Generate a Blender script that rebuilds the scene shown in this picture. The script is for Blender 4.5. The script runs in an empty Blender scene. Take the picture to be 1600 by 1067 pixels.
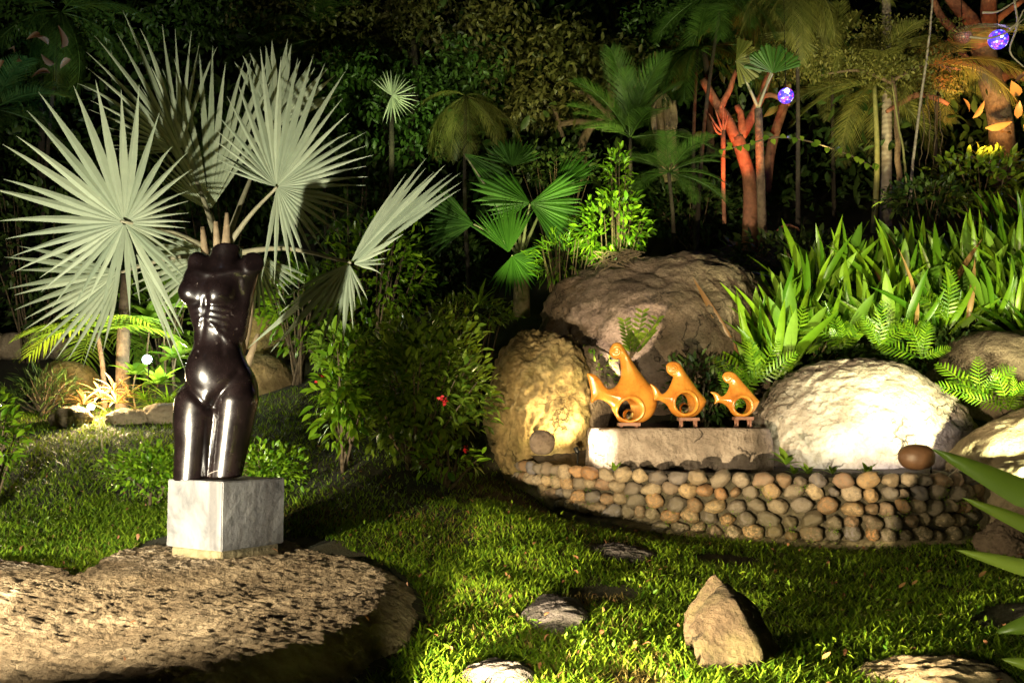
import bpy, math, random
import numpy as np
from mathutils import Vector, Matrix, noise
random.seed(7); rng = np.random.default_rng(7)
S = bpy.context.scene
COL = S.collection
R = math.radians

# ------------------------------------------------------------------ camera
F = 1556.0; PITCH = R(4.28); CZ = 0.66
cd = bpy.data.cameras.new('camera'); cam = bpy.data.objects.new('camera', cd); COL.objects.link(cam)
cd.lens = 35; cd.sensor_width = 36; cd.clip_start = 0.05; cd.clip_end = 200
cam.location = (0, 0, CZ); cam.rotation_euler = (R(90) + PITCH, 0, 0)
S.camera = cam
# ------------------------------------------------------------------ world (night) and exposure
w = bpy.data.worlds.new('World'); S.world = w; w.use_nodes = True
wn = w.node_tree.nodes; bg = wn['Background']
sky = wn.new('ShaderNodeTexSky'); sky.sky_type = 'NISHITA'; sky.sun_disc = False
sky.sun_elevation = R(2); sky.sun_rotation = R(200)
w.node_tree.links.new(sky.outputs[0], bg.inputs[0]); bg.inputs[1].default_value = 0.0002
sd = bpy.data.lights.new('moon', 'SUN'); sd.energy = 0.004; sd.angle = R(0.5); sd.color = (.7, .8, 1)
so = bpy.data.objects.new('moon', sd); COL.objects.link(so); so.rotation_euler = (R(50), 0, R(-20))
S.view_settings.view_transform = 'Standard'; S.view_settings.look = 'None'
S.view_settings.gamma = 1; S.view_settings.use_curve_mapping = False
S.view_settings.exposure = 0.0

def P(px, py, d):
    u = (px - 800) / F; v = (533.5 - py) / F
    t = d / (math.cos(PITCH) - v * math.sin(PITCH))
    return Vector((u * t, d, CZ + (math.sin(PITCH) + v * math.cos(PITCH)) * t))
def pxm(d): return d / F          # metres per photo pixel at depth d

def spot(name, loc, target, W, color, angle=80, blend=.5, radius=.03):
    l = bpy.data.lights.new(name, 'SPOT'); l.energy = W; l.color = color
    l.spot_size = R(angle); l.spot_blend = blend; l.shadow_soft_size = radius
    o = bpy.data.objects.new(name, l); COL.objects.link(o); o.location = loc
    o.rotation_euler = (Vector(target) - Vector(loc)).to_track_quat('-Z', 'Y').to_euler()
    return o
def glow(name, loc, W, color, radius=.03):
    l = bpy.data.lights.new(name, 'POINT'); l.energy = W; l.color = color; l.shadow_soft_size = radius
    o = bpy.data.objects.new(name, l); COL.objects.link(o); o.location = loc
    return o
WARM = (1, .80, .52); WHITE = (1, .93, .84)
LAMP_A = Vector((-1.85, 1.95, .22)); LAMP_B = Vector((-.25, 1.70, .07))
LAMP_C = P(900, 702, 6.22); LAMP_D = P(1448, 712, 5.42)
spot('lamp_a', LAMP_A, LAMP_A + Vector((-.12, 1.0, .36)), 980, (1, .92, .72), 78, .22, .03)
spot('lamp_a_rake', LAMP_A + Vector((-.15, .05, .22)), P(150, 985, 3.0), 500, (1, .80, .50), 84, .8, .02)
spot('lamp_b', LAMP_B, LAMP_B + Vector((.60, 1.0, -.01)), 1500, (1, .79, .46), 62, .14, .010)
spot('lamp_shrub', LAMP_B + Vector((.02, .02, .06)), P(742, 560, 5.6), 120, (1, .88, .5), 13, .5, .012)
spot('lamp_b_lawn', LAMP_B + Vector((.25, -.05, .12)), P(1110, 950, 3.4), 72, (1, .90, .46), 78, .35, .015)
spot('lamp_c', LAMP_C, P(850, 600, 6.4), 66, (1, .78, .38), 120, .5, .03)
spot('added_boulder_spot', P(1000, 600, 6.55), P(935, 450, 7.2), 85, (1, .80, .62), 64, .04, .01)  # added spot; its hard cone edge stands in for the boulder's shadow edge
spot('added_slab_end_spot', P(902, 700, 5.86), P(945, 690, 5.86), 15, (1, .86, .62), 120, .5, .02)  # second source added beside lamp C to whiten the slab's left end face
spot('lamp_d', LAMP_D, P(1360, 640, 5.95), 32, (1, .93, .88), 104, .5, .03)
spot('bed_light', Vector((2.75, 4.5, .35)), P(1400, 430, 7.6), 1000, (1, 1, .52), 70, .6, .04)
spot('bed_light_left', Vector((1.9, 5.3, .5)), P(1250, 500, 7.4), 60, (.95, 1, .6), 80, .6, .04)
spot('added_blade_spot', Vector((.25, .5, .3)), Vector((1.0, 1.5, .5)), 55, (1, .95, .6), 60, .6, .03)  # unseen spot added near the camera to brighten the right foreground blades

# ------------------------------------------------------------------ helpers
def link(o, parent=None):
    COL.objects.link(o)
    if parent is not None: o.parent = parent
    return o
def thing(name, label, cat, loc=(0, 0, 0), group=None):
    o = bpy.data.objects.new(name, None); o.empty_display_size = .05
    COL.objects.link(o); o.location = loc
    o['label'] = label; o['category'] = cat
    if group: o['group'] = group
    return o
def tag(o, label, cat, group=None):
    o['label'] = label; o['category'] = cat
    if group: o['group'] = group
    return o
def rawmesh(name, V, Fc, m, smooth=True):
    me = bpy.data.meshes.new(name)
    me.from_pydata(V.tolist() if isinstance(V, np.ndarray) else V, [], Fc.tolist() if isinstance(Fc, np.ndarray) else Fc)
    if m: me.materials.append(m)
    me.polygons.foreach_set('use_smooth', [smooth] * len(me.polygons)); me.update()
    return me
def obj(name, V, Fc, m, parent=None, smooth=True, world=True):
    """V in world coordinates; stored relative to the (unrotated) parent."""
    V = np.array(V, float)
    if parent is not None and world:
        V = V - np.array(absloc(parent))
    elif parent is None:
        c = V.mean(0); c[2] = V[:, 2].min(); V = V - c
    o = bpy.data.objects.new(name, rawmesh(name, V, Fc, m, smooth))
    if parent is None: o.location = c
    return link(o, parent)
def absloc(o):
    l = Vector(o.location)
    while o.parent is not None:
        o = o.parent; l = l + Vector(o.location)
    return l
def place(name, mesh, M, parent):
    o = bpy.data.objects.new(name, mesh); link(o, parent)
    o.matrix_basis = Matrix.Translation(-absloc(parent)) @ M if parent is not None else M
    return o
def frame(loc, d, up, s=1.0):
    d = Vector(d).normalized(); n = Vector(up) - d * d.dot(Vector(up))
    if n.length < 1e-4: n = Vector((1, 0, 0)) - d * d.x
    n.normalize(); x = d.cross(n)
    M = Matrix(((x.x, d.x, n.x, 0), (x.y, d.y, n.y, 0), (x.z, d.z, n.z, 0), (0, 0, 0, 1)))
    return Matrix.Translation(loc) @ M @ Matrix.Scale(s, 4)
def tube(pts, rad, n=8):
    pts = [Vector(p) for p in pts]; V = []; Fc = []
    k = len(pts); rad = rad if hasattr(rad, '__len__') else [rad] * k
    prev = None
    for i, p in enumerate(pts):
        t = (pts[min(i + 1, k - 1)] - pts[max(i - 1, 0)]).normalized()
        if prev is None: a = t.orthogonal().normalized()
        else:
            a = prev - t * prev.dot(t); a.normalize()
        prev = a; b = t.cross(a)
        for j in range(n):
            th = 2 * math.pi * j / n
            V.append(p + (a * math.cos(th) + b * math.sin(th)) * rad[i])
    for i in range(k - 1):
        for j in range(n):
            Fc.append((i * n + j, i * n + (j + 1) % n, (i + 1) * n + (j + 1) % n, (i + 1) * n + j))
    Fc.append(tuple(range(n))[::-1]); Fc.append(tuple((k - 1) * n + j for j in range(n)))
    return np.array([tuple(v) for v in V]), Fc
def merge(parts):
    V = []; Fc = []; o = 0
    for v, f in parts:
        V.append(np.array(v, float)); Fc += [tuple(int(i) + o for i in q) for q in f]; o += len(v)
    return np.concatenate(V), Fc
def spline(pts, n=12):
    """Catmull-Rom through the points."""
    pts = [Vector(p) for p in pts]; out = []
    q = [pts[0] * 2 - pts[1]] + pts + [pts[-1] * 2 - pts[-2]]
    m = len(pts) - 1
    for i in range(n + 1):
        t = i / n * m; k = min(int(t), m - 1); t -= k
        a, b, c, d = q[k:k + 4]
        out.append(.5 * ((2 * b) + (c - a) * t + (2 * a - 5 * b + 4 * c - d) * t * t + (3 * b - a - 3 * c + d) * t ** 3))
    return out
def lerpl(a, n):
    x = np.linspace(0, 1, n); return list(np.interp(x, np.linspace(0, 1, len(a)), a))
def stem(pts, rads, n=10, sides=10, wob=0.0):
    s = spline(pts, n)
    if wob: s = [p + Vector((random.uniform(-1, 1), random.uniform(-1, 1), 0)) * wob for p in s]
    return tube(s, lerpl(rads, n + 1), sides)

# ------------------------------------------------------------------ materials
def newmat(name):
    m = bpy.data.materials.new(name); m.use_nodes = True
    nt = m.node_tree; b = nt.nodes['Principled BSDF']
    return m, nt, b
def ramp(nt, src, stops):
    r = nt.nodes.new('ShaderNodeValToRGB'); e = r.color_ramp.elements
    e[0].position, e[0].color = stops[0][0], (*stops[0][1], 1)
    e[1].position, e[1].color = stops[-1][0], (*stops[-1][1], 1)
    for p, c in stops[1:-1]:
        k = e.new(p); k.color = (*c, 1)
    nt.links.new(src, r.inputs[0]); return r.outputs[0]
def noisen(nt, scale, detail=6, rough=.6, coord='Object', dist=0.0):
    tc = nt.nodes.new('ShaderNodeTexCoord'); n = nt.nodes.new('ShaderNodeTexNoise')
    n.inputs['Scale'].default_value = scale; n.inputs['Detail'].default_value = detail
    n.inputs['Roughness'].default_value = rough; n.inputs['Distortion'].default_value = dist
    nt.links.new(tc.outputs[coord], n.inputs['Vector']); return n.outputs[0]
def mixc(nt, fac, a, b, mode='MIX'):
    m = nt.nodes.new('ShaderNodeMix'); m.data_type = 'RGBA'; m.blend_type = mode
    for s, v in ((m.inputs[0], fac), (m.inputs[6], a), (m.inputs[7], b)):
        if hasattr(v, 'links'): nt.links.new(v, s)
        elif isinstance(v, tuple): s.default_value = (*v, 1)
        else: s.default_value = v
    return m.outputs[2]
def mathn(nt, op, a, b=0.0, clamp=False):
    m = nt.nodes.new('ShaderNodeMath'); m.operation = op; m.use_clamp = clamp
    for s, v in ((m.inputs[0], a), (m.inputs[1], b)):
        if hasattr(v, 'links'): nt.links.new(v, s)
        else: s.default_value = v
    return m.outputs[0]
def bump(nt, b, h, strength=.5, dist=.01):
    n = nt.nodes.new('ShaderNodeBump'); n.inputs['Strength'].default_value = strength
    n.inputs['Distance'].default_value = dist
    nt.links.new(h, n.inputs['Height']); nt.links.new(n.outputs[0], b.inputs['Normal'])
def rock_mat(name, c1, c2, c3, scale=6, bs=.9, bd=.012, moss=0.0, fine=60, crack=.8):
    m, nt, b = newmat(name)
    n1 = noisen(nt, scale, 10, .7); n2 = noisen(nt, scale * .35, 4, .5, dist=.8); n3 = noisen(nt, fine, 8, .75)
    c = ramp(nt, n1, [(.3, c1), (.5, c2), (.72, c3)])
    c = mixc(nt, mathn(nt, 'MULTIPLY', ramp(nt, n2, [(.45, (0, 0, 0)), (.62, (1, 1, 1))]), .6), c, tuple(x * .45 for x in c1))
    c = mixc(nt, ramp(nt, n3, [(.33, (.4, .4, .4)), (.46, (0, 0, 0))]), c, tuple(x * .4 for x in c1))
    if moss:
        n4 = noisen(nt, scale * .8, 8, .7)
        c = mixc(nt, mathn(nt, 'MULTIPLY', ramp(nt, n4, [(.45, (0, 0, 0)), (.6, (1, 1, 1))]), moss), c, (.06, .08, .015))
    nt.links.new(c, b.inputs['Base Color']); b.inputs['Roughness'].default_value = .88
    b.inputs['Specular IOR Level'].default_value = .25
    vor = nt.nodes.new('ShaderNodeTexVoronoi'); vor.inputs['Scale'].default_value = fine * .8
    tc = nt.nodes.new('ShaderNodeTexCoord'); nt.links.new(tc.outputs['Object'], vor.inputs['Vector'])
    cv = nt.nodes.new('ShaderNodeTexVoronoi'); cv.feature = 'DISTANCE_TO_EDGE'; cv.inputs['Scale'].default_value = 2.4
    av = nt.nodes.new('ShaderNodeVectorMath'); av.operation = 'ADD'; nv = nt.nodes.new('ShaderNodeTexNoise'); nv.inputs['Scale'].default_value = 3.0; nv.inputs['Detail'].default_value = 8
    nt.links.new(tc.outputs['Object'], nv.inputs['Vector']); nt.links.new(tc.outputs['Object'], av.inputs[0]); nt.links.new(nv.outputs[1], av.inputs[1]); nt.links.new(av.outputs[0], cv.inputs['Vector'])
    crk = mathn(nt, 'MULTIPLY', ramp(nt, cv.outputs[0], [(0, (1, 1, 1)), (.018, (0, 0, 0))]), ramp(nt, n2, [(.48, (0, 0, 0)), (.56, (1, 1, 1))]))
    nt.links.new(mixc(nt, mathn(nt, 'MULTIPLY', crk, crack), c, tuple(x * .12 for x in c1)), b.inputs['Base Color'])
    h = mathn(nt, 'ADD', mathn(nt, 'MULTIPLY', mathn(nt, 'SUBTRACT', n1, mathn(nt, 'MULTIPLY', crk, crack)), 1.6), mathn(nt, 'ADD', n3, mathn(nt, 'MULTIPLY', vor.outputs[0], .5)))
    bump(nt, b, h, bs, bd); return m
def leaf_mat(name, c1, c2, rough=.42, trans=.25, spec=.4, veins=0.0):
    m, nt, b = newmat(name)
    g = nt.nodes.new('ShaderNodeNewGeometry'); oi = nt.nodes.new('ShaderNodeObjectInfo')
    v = mathn(nt, 'FRACT', mathn(nt, 'ADD', g.outputs['Random Per Island'], oi.outputs['Random']))
    c = ramp(nt, v, [(0, c1), (.85, c2), (1, tuple(min(1, x * 1.25) for x in c2))])
    n = noisen(nt, 14, 4, .6)
    c = mixc(nt, mathn(nt, 'MULTIPLY', n, .55), c, tuple(x * .5 for x in c1))
    nt.links.new(c, b.inputs['Base Color']); b.inputs['Roughness'].default_value = rough
    b.inputs['Specular IOR Level'].default_value = spec
    tr = nt.nodes.new('ShaderNodeBsdfTranslucent'); nt.links.new(mixc(nt, .5, c, (min(1, c2[0] * 1.6), min(1, c2[1] * 1.5), c2[2] * .6)), tr.inputs[0])
    mx = nt.nodes.new('ShaderNodeMixShader'); mx.inputs[0].default_value = trans
    out = nt.nodes['Material Output']
    nt.links.new(b.outputs[0], mx.inputs[1]); nt.links.new(tr.outputs[0], mx.inputs[2]); nt.links.new(mx.outputs[0], out.inputs[0])
    return m
def plain(name, c1, c2, rough=.6, scale=12, bs=.3, bd=.005, spec=.5, metal=0):
    m, nt, b = newmat(name); n = noisen(nt, scale, 8, .65)
    nt.links.new(ramp(nt, n, [(.3, c1), (.7, c2)]), b.inputs['Base Color'])
    b.inputs['Roughness'].default_value = rough; b.inputs['Specular IOR Level'].default_value = spec
    b.inputs['Metallic'].default_value = metal
    if bs: bump(nt, b, n, bs, bd)
    return m
def emit(name, c, s):
    m, nt, b = newmat(name); b.inputs['Base Color'].default_value = (*c, 1)
    b.inputs['Emission Color'].default_value = (*c, 1); b.inputs['Emission Strength'].default_value = s
    return m

M = {}
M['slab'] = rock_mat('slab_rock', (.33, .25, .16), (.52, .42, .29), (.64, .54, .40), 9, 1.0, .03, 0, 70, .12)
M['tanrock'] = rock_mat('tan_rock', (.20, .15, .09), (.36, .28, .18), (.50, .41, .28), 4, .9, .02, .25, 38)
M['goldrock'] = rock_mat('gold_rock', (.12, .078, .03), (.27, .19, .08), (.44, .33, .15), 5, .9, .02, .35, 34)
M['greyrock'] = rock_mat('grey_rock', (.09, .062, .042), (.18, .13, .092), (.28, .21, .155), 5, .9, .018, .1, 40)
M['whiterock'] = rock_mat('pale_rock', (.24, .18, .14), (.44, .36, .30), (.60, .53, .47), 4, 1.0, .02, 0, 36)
M['flatstone'] = rock_mat('flat_stone', (.06, .052, .052), (.13, .115, .12), (.21, .19, .195), 14, .9, .012, .2, 90)
M['soil'] = plain('soil', (.018, .013, .008), (.07, .048, .026), .95, 30, 1, .02)
M['mortar'] = plain('mortar', (.03, .024, .015), (.09, .075, .04), .95, 40, 1, .02)
M['footing'] = plain('footing', (.10, .085, .04), (.22, .18, .10), .95, 26, 1, .01)
M['bark'] = plain('bark', (.07, .045, .028), (.20, .14, .09), .9, 22, 1, .02)
M['darkbark'] = plain('dark_bark', (.012, .01, .007), (.045, .033, .02), .95, 22, 1, .02)
M['redbark'] = plain('smooth_bark', (.12, .045, .025), (.32, .13, .07), .8, 16, .8, .012)
M['stake'] = plain('palm_stem', (.14, .15, .05), (.28, .27, .10), .6, 20, .4, .005)
M['twig'] = plain('twig', (.05, .035, .02), (.14, .10, .05), .9, 30, .3, .004)
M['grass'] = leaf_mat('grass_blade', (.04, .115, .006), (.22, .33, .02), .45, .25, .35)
M['drygrass'] = leaf_mat('dry_grass', (.14, .11, .03), (.34, .26, .09), .6, .2, .2)
M['silver'] = leaf_mat('silver_leaf', (.24, .30, .20), (.38, .44, .30), .5, .12, .35)
M['petiole'] = plain('petiole', (.20, .20, .12), (.36, .33, .21), .55, 20, .2, .003)
M['leafbase'] = plain('leaf_base', (.20, .14, .07), (.42, .32, .19), .75, 18, .6, .01)
M['green'] = leaf_mat('green_leaf', (.06, .18, .008), (.25, .42, .02), .35, .3, .5)
M['lime'] = leaf_mat('lime_leaf', (.10, .22, .02), (.26, .42, .05), .38, .35, .4)
M['ixora'] = leaf_mat('glossy_leaf', (.06, .13, .010), (.22, .31, .03), .3, .2, .6)
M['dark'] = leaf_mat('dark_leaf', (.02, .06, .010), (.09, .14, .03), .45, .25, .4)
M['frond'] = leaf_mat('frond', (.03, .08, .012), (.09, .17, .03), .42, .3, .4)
M['yfrond'] = leaf_mat('yellow_frond', (.12, .15, .03), (.28, .28, .07), .5, .3, .4)
M['brown'] = leaf_mat('brown_leaf', (.12, .05, .03), (.34, .17, .08), .5, .3, .3)
M['brom'] = leaf_mat('bromeliad_leaf', (.20, .10, .04), (.42, .26, .10), .4, .25, .5)
M['flower'] = leaf_mat('red_flower', (.55, .02, .02), (.75, .05, .05), .5, .2, .3)

# ------------------------------------------------------------------ terrain
CP = [(0, 1.0, 0), (2, 1, 0), (-2, 1, 0), (4, 1, 0), (-4, 1, 0), (0, 2.4, .0), (.5, 3.3, 0), (1.5, 3.3, 0), (3, 3, 0), (1.2, 4.4, 0), (2.2, 4.6, 0), (3.3, 4.8, .03),
      (0.3, 4.0, .04)]
for px, py, d in [(50, 893, 3.85), (-150, 880, 3.9), (140, 658, 7.2), (0, 662, 7.2), (-250, 660, 7.3), (50, 780, 5.3), (200, 790, 5.2), (430, 690, 6.5), (450, 800, 4.9), (600, 795, 5.0),
                  (650, 722, 6.1), (750, 795, 5.0), (800, 850, 4.4), (809, 753, 6.6), (837, 773, 6.2), (868, 798, 5.95), (944, 826, 5.5), (1000, 838, 5.2), (1200, 856, 5.0), (1500, 852, 5.1),
                  (280, 648, 7.3), (430, 615, 7.6), (480, 575, 8.6), (50, 580, 9), (-300, 590, 9), (1150, 575, 7.6), (1350, 570, 7.4), (1600, 560, 7.4), (950, 560, 7.6), (900, 480, 9), (650, 520, 8.2),
                  (1385, 345, 10.6), (1100, 385, 10.5), (1580, 330, 11), (1800, 400, 9), (600, 450, 11), (300, 470, 11.5), (0, 470, 11.5), (-500, 480, 11.5)]:
    p = P(px, py, d); CP.append((p.x, p.y, p.z))
for x in (-12, -6, 0, 6, 12):
    CP += [(x, 15, 4.2), (x, 20, 6.5), (x, 26, 10.5)]
CP += [(-8, 5, .3), (8, 5, .2), (-8, 1, 0), (8, 1, 0), (0, -3, 0), (-8, -3, 0), (8, -3, 0), (7, 8, 1.4), (-8, 8, .9)]
CP = np.array(CP)
def _k(r2): return np.where(r2 > 1e-12, r2 * np.log(np.maximum(r2, 1e-12)), 0)
_n = len(CP); A = np.zeros((_n + 3, _n + 3))
D2 = ((CP[:, None, :2] - CP[None, :, :2]) ** 2).sum(-1)
A[:_n, :_n] = _k(D2) + np.eye(_n) * .02; A[:_n, _n] = 1; A[:_n, _n + 1:] = CP[:, :2]; A[_n, :_n] = 1; A[_n + 1:, :_n] = CP[:, :2].T
WT = np.linalg.solve(A, np.concatenate([CP[:, 2], np.zeros(3)]))
def GZ(x, y):
    x = np.atleast_1d(np.asarray(x, float)); y = np.atleast_1d(np.asarray(y, float)); out = np.empty(x.size)
    xf = x.ravel(); yf = y.ravel()
    for s in range(0, xf.size, 20000):
        a = xf[s:s + 20000]; b = yf[s:s + 20000]
        r2 = (a[:, None] - CP[None, :, 0]) ** 2 + (b[:, None] - CP[None, :, 1]) ** 2
        out[s:s + 20000] = _k(r2) @ WT[:_n] + WT[_n] + WT[_n + 1] * a + WT[_n + 2] * b
    out += .012 * np.sin(xf * 7.1 + 1.3 * np.sin(yf * 5)) * np.sin(yf * 6.3 + xf)
    return out.reshape(x.shape)
def gz(x, y): return float(GZ(x, y)[0])
def grid(xs, ys):
    X, Y = np.meshgrid(xs, ys); Z = GZ(X, Y)
    V = np.stack([X, Y, Z], -1).reshape(-1, 3); nx = len(xs); ny = len(ys)
    i = np.arange(nx - 1)[None] + nx * np.arange(ny - 1)[:, None]; i = i.ravel()
    return V, np.stack([i, i + 1, i + nx + 1, i + nx], 1)
xs = np.concatenate([np.linspace(-16, -4.2, 25), np.linspace(-4, 4, 161), np.linspace(4.2, 16, 25)])
ys = np.concatenate([np.linspace(-4, 1.5, 12), np.linspace(1.6, 8, 130), np.linspace(8.2, 26, 60)])
V, Fc = grid(xs, ys)
gm, nt, b = newmat('ground'); n = noisen(nt, 3, 8, .7); n2 = noisen(nt, 60, 6, .7)
c = ramp(nt, n, [(.35, (.020, .016, .009)), (.55, (.04, .035, .014)), (.7, (.08, .055, .028))])
c = mixc(nt, ramp(nt, n2, [(.4, (0, 0, 0)), (.7, (.6, .6, .6))]), c, (.02, .03, .008))
nt.links.new(c, b.inputs['Base Color']); b.inputs['Roughness'].default_value = .95; bump(nt, b, n2, 1, .02)
g = bpy.data.objects.new('ground', rawmesh('ground', V, Fc, gm)); link(g); g['kind'] = 'structure'

# ------------------------------------------------------------------ plan outlines
def inside(poly, x, y):
    c = np.zeros(x.shape, bool); n = len(poly)
    for i in range(n):
        x1, y1 = poly[i]; x2, y2 = poly[(i + 1) % n]
        if y1 == y2: continue
        c ^= ((y1 > y) != (y2 > y)) & (x < (x2 - x1) * (y - y1) / (y2 - y1) + x1)
    return c
def plan(pts, zg): # pixels on a plane of height zg -> plan points
    out = []
    for px, py in pts:
        d = F * (CZ - zg) / (py - 650.0) ; out.append((P(px, py, d).x, d))
    return out
SLAB = [(-3.4, 3.9), (-2.6, 4.0)] + [(P(x, 800, d).x, d) for x, d in [(60, 3.85), (120, 3.72), (180, 4.05), (230, 4.35), (300, 4.5), (420, 4.5), (500, 4.35), (570, 4.1), (630, 3.8), (662, 3.5), (668, 3.2), (645, 2.85), (600, 2.6), (540, 2.4)]] + [(-.55, 2.2), (-.8, 2.0), (-1.3, 1.75), (-2.4, 1.7), (-3.3, 2.2), (-3.8, 3.0)]
PW = [(-.05, 7.1), (.0, 6.7), (.14, 6.25), (.36, 5.85), (.66, 5.5), (1.0, 5.25), (1.4, 5.1), (1.8, 5.05), (2.15, 5.1), (2.38, 5.24), (2.5, 5.5), (2.55, 5.9)]
PWS = spline([(a, b_, 0) for a, b_ in PW], 120)
PLANTER = [(p.x, p.y) for p in PWS] + [(2.5, 6.6), (1, 7.2)]

def slab_rock(outline, top, name, m, rings=70, amp=.012, fs=9, hole=None, edge=.12, sink=.08, parent=None, dome=.6, n=None, zfun=None):
    n = n or 220
    oc = [Vector((a, b_, 0)) for a, b_ in outline]; oc.append(oc[0])
    L = [p for p in spline(oc, n)][:-1]; n = len(L)
    cx = sum(p.x for p in L) / n; cy = sum(p.y for p in L) / n
    V = []; 
    for i in range(rings + 1):
        r = i / rings
        for p in L:
            wob = 1 + .03 * noise.noise(Vector((p.x * 4, p.y * 4, 3)))
            x = cx + (p.x - cx) * r * wob; y = cy + (p.y - cy) * r * wob
            V.append((x, y, r))
    V = np.array(V); g_ = GZ(V[:, 0], V[:, 1]); r = V[:, 2].copy()
    prof = np.clip(1 - r ** 2 * (1 - dome), 0, 1) * np.clip((1 - r) / edge, 0, 1) ** .45
    base = (np.array([zfun(a, b_) for a, b_ in V[:, :2]]) if zfun else g_ + top)
    z = (g_ - sink) + (base - g_ + sink) * prof
    for k in range(len(V)):
        q = Vector((V[k, 0], V[k, 1], 0)); q2 = Vector((V[k, 0] * .55 + V[k, 1] * .35, V[k, 1] * 1.3 - V[k, 0] * .3, 0))
        h = noise.fractal(q2 * fs * 1.5, .8, 2.1, 5) * amp * .8 + noise.noise(q2 * fs * .33) * amp * .7 + noise.noise(q * 2.2) * amp * 2.2 - abs(noise.noise(q * 1.6 + Vector((5, 5, 5)))) * amp * 1.5
        z[k] += h * min(1, prof[k] * 2)
    V[:, 2] = z
    Fc = []
    for i in range(rings):
        for j in range(n):
            a = i * n + j; b2 = i * n + (j + 1) % n
            if i == 0: Fc.append((a, b2 + n, a + n))
            else: Fc.append((a, b2, b2 + n, a + n))
    Fc = [f[::-1] for f in Fc]
    return obj(name, V, Fc, m, parent)
def ztop(x, y):
    z = .10 + .022 * math.exp(-((x + 1.1) ** 2 / .8 + (y - 4.1) ** 2 / .5)) + .045 * math.exp(-((x + 1.9) ** 2 / .7 + (y - 2.9) ** 2 / .25)) - .04 * math.exp(-((y - 3.42 + .08 * (x + 1.5)) ** 2 / .008)) * (x < -1.0)
    return z
o = slab_rock(SLAB, .1, 'boulder', M['slab'], 230, .013, 24, edge=.12, dome=.95, n=640, zfun=ztop)
tag(o, 'wide low tan boulder in the front left carrying the plinth of the dark torso', 'boulder')
def flat(px, py, rx, ry, zg, h, lab, m='flatstone', seed=0, grp=None):
    rnd = random.Random(seed); c = plan([(px, py)], zg)[0]; sx = rx * c[1] / F; sy = ry * c[1] ** 2 / (F * (CZ - zg))
    pts = [(c[0] + sx * math.cos(t) * rnd.uniform(.85, 1.12), c[1] + sy * math.sin(t) * rnd.uniform(.85, 1.12)) for t in [k * math.pi / 5 for k in range(10)]]
    o = slab_rock(pts, h, 'stepping_stone', M[m], 26, .012, 14, edge=.25, sink=.04, dome=.5, n=90)
    tag(o, lab, 'stone', grp); return pts
STP = [flat(868, 962, 62, 30, 0, .045, 'grey flat stone in the middle of the lawn with a pale front edge', seed=1),
       flat(968, 878, 70, 14, 0, .025, 'small dark flat stone almost level with the grass close to the cobble wall', seed=2),
       flat(785, 1050, 68, 24, 0, .035, 'grey flat stone cut by the bottom edge of the picture, left of the pointed rock', seed=3),
       flat(1455, 1050, 140, 34, 0, .05, 'long brown flat stone in the bottom right corner of the lawn', 'tanrock', seed=4)]

# ------------------------------------------------------------------ boulders
def ico(sub):
    import bmesh
    bm = bmesh.new(); bmesh.ops.create_icosphere(bm, subdivisions=sub, radius=1)
    V = np.array([v.co[:] for v in bm.verts]); Fc = [tuple(v.index for v in f.verts) for f in bm.faces]; bm.free(); return V, Fc
ICO = {k: ico(k) for k in (2, 3, 5, 6)}
def boulder(label, center, radii, m, rot=0, tilt=0, seed=0, amp=.12, sub=5, sq=2.3, cat='boulder', name='boulder', shear=(0, 0), group=None, parent=None):
    V, Fc = ICO[sub]; V = V.copy()
    nrm = (np.abs(V) ** sq).sum(1) ** (1 / sq); V = V / nrm[:, None]
    off = Vector((seed * 3.7, seed * 1.9, seed))
    fine_ = .24 * amp if amp > .07 else .04 * amp
    k = np.array([1 + fine_ * noise.fractal(Vector(v) * 16 + off, .6, 2.2, 4) - fine_ * 1.2 * max(0, .12 - abs(noise.noise(Vector(v) * 2.6 + off * 3))) * 8 + amp * noise.noise(Vector(v) * 1.3 + off) + amp * .45 * noise.noise(Vector(v) * 3 + off) - amp * .35 * abs(noise.noise(Vector(v) * 2 + off * 2)) + amp * .12 * noise.fractal(Vector(v) * 8 + off, .8, 2, 3) for v in V])
    V = V * k[:, None] * np.array(radii)
    V[:, 0] += V[:, 2] * shear[0]; V[:, 1] += V[:, 2] * shear[1]
    E = np.array((Matrix.Rotation(R(rot), 3, 'Z') @ Matrix.Rotation(R(tilt), 3, 'Y')))
    V = V @ E.T + np.array(center)
    o = obj(name, V, Fc, M[m] if isinstance(m, str) else m, parent)
    if parent is None: tag(o, label, cat, group)
    return o
def bpx(label, px, py, d, rx, ry, rd, m, **k):
    s = pxm(d); return boulder(label, P(px, py, d), (rx * s, rd, ry * s), m, **k)
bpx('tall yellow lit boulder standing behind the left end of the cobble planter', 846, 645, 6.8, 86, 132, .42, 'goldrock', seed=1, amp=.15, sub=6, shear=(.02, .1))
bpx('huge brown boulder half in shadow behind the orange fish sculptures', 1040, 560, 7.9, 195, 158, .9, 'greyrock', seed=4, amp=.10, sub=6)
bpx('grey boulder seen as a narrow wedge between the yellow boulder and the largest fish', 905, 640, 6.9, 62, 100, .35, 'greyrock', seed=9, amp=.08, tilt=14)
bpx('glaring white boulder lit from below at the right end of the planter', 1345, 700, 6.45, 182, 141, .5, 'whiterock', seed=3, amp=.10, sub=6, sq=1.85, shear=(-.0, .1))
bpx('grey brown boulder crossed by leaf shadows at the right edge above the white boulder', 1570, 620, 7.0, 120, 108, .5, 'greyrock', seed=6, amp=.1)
bpx('large smooth tan boulder running out of the right edge beside the planter', 1610, 760, 5.75, 120, 110, .4, 'tanrock', seed=7, amp=.1, tilt=-18)
bpx('brown boulder low at the right edge behind the long foreground leaves', 1640, 800, 5.3, 110, 88, .3, 'tanrock', seed=8, amp=.1)
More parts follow.
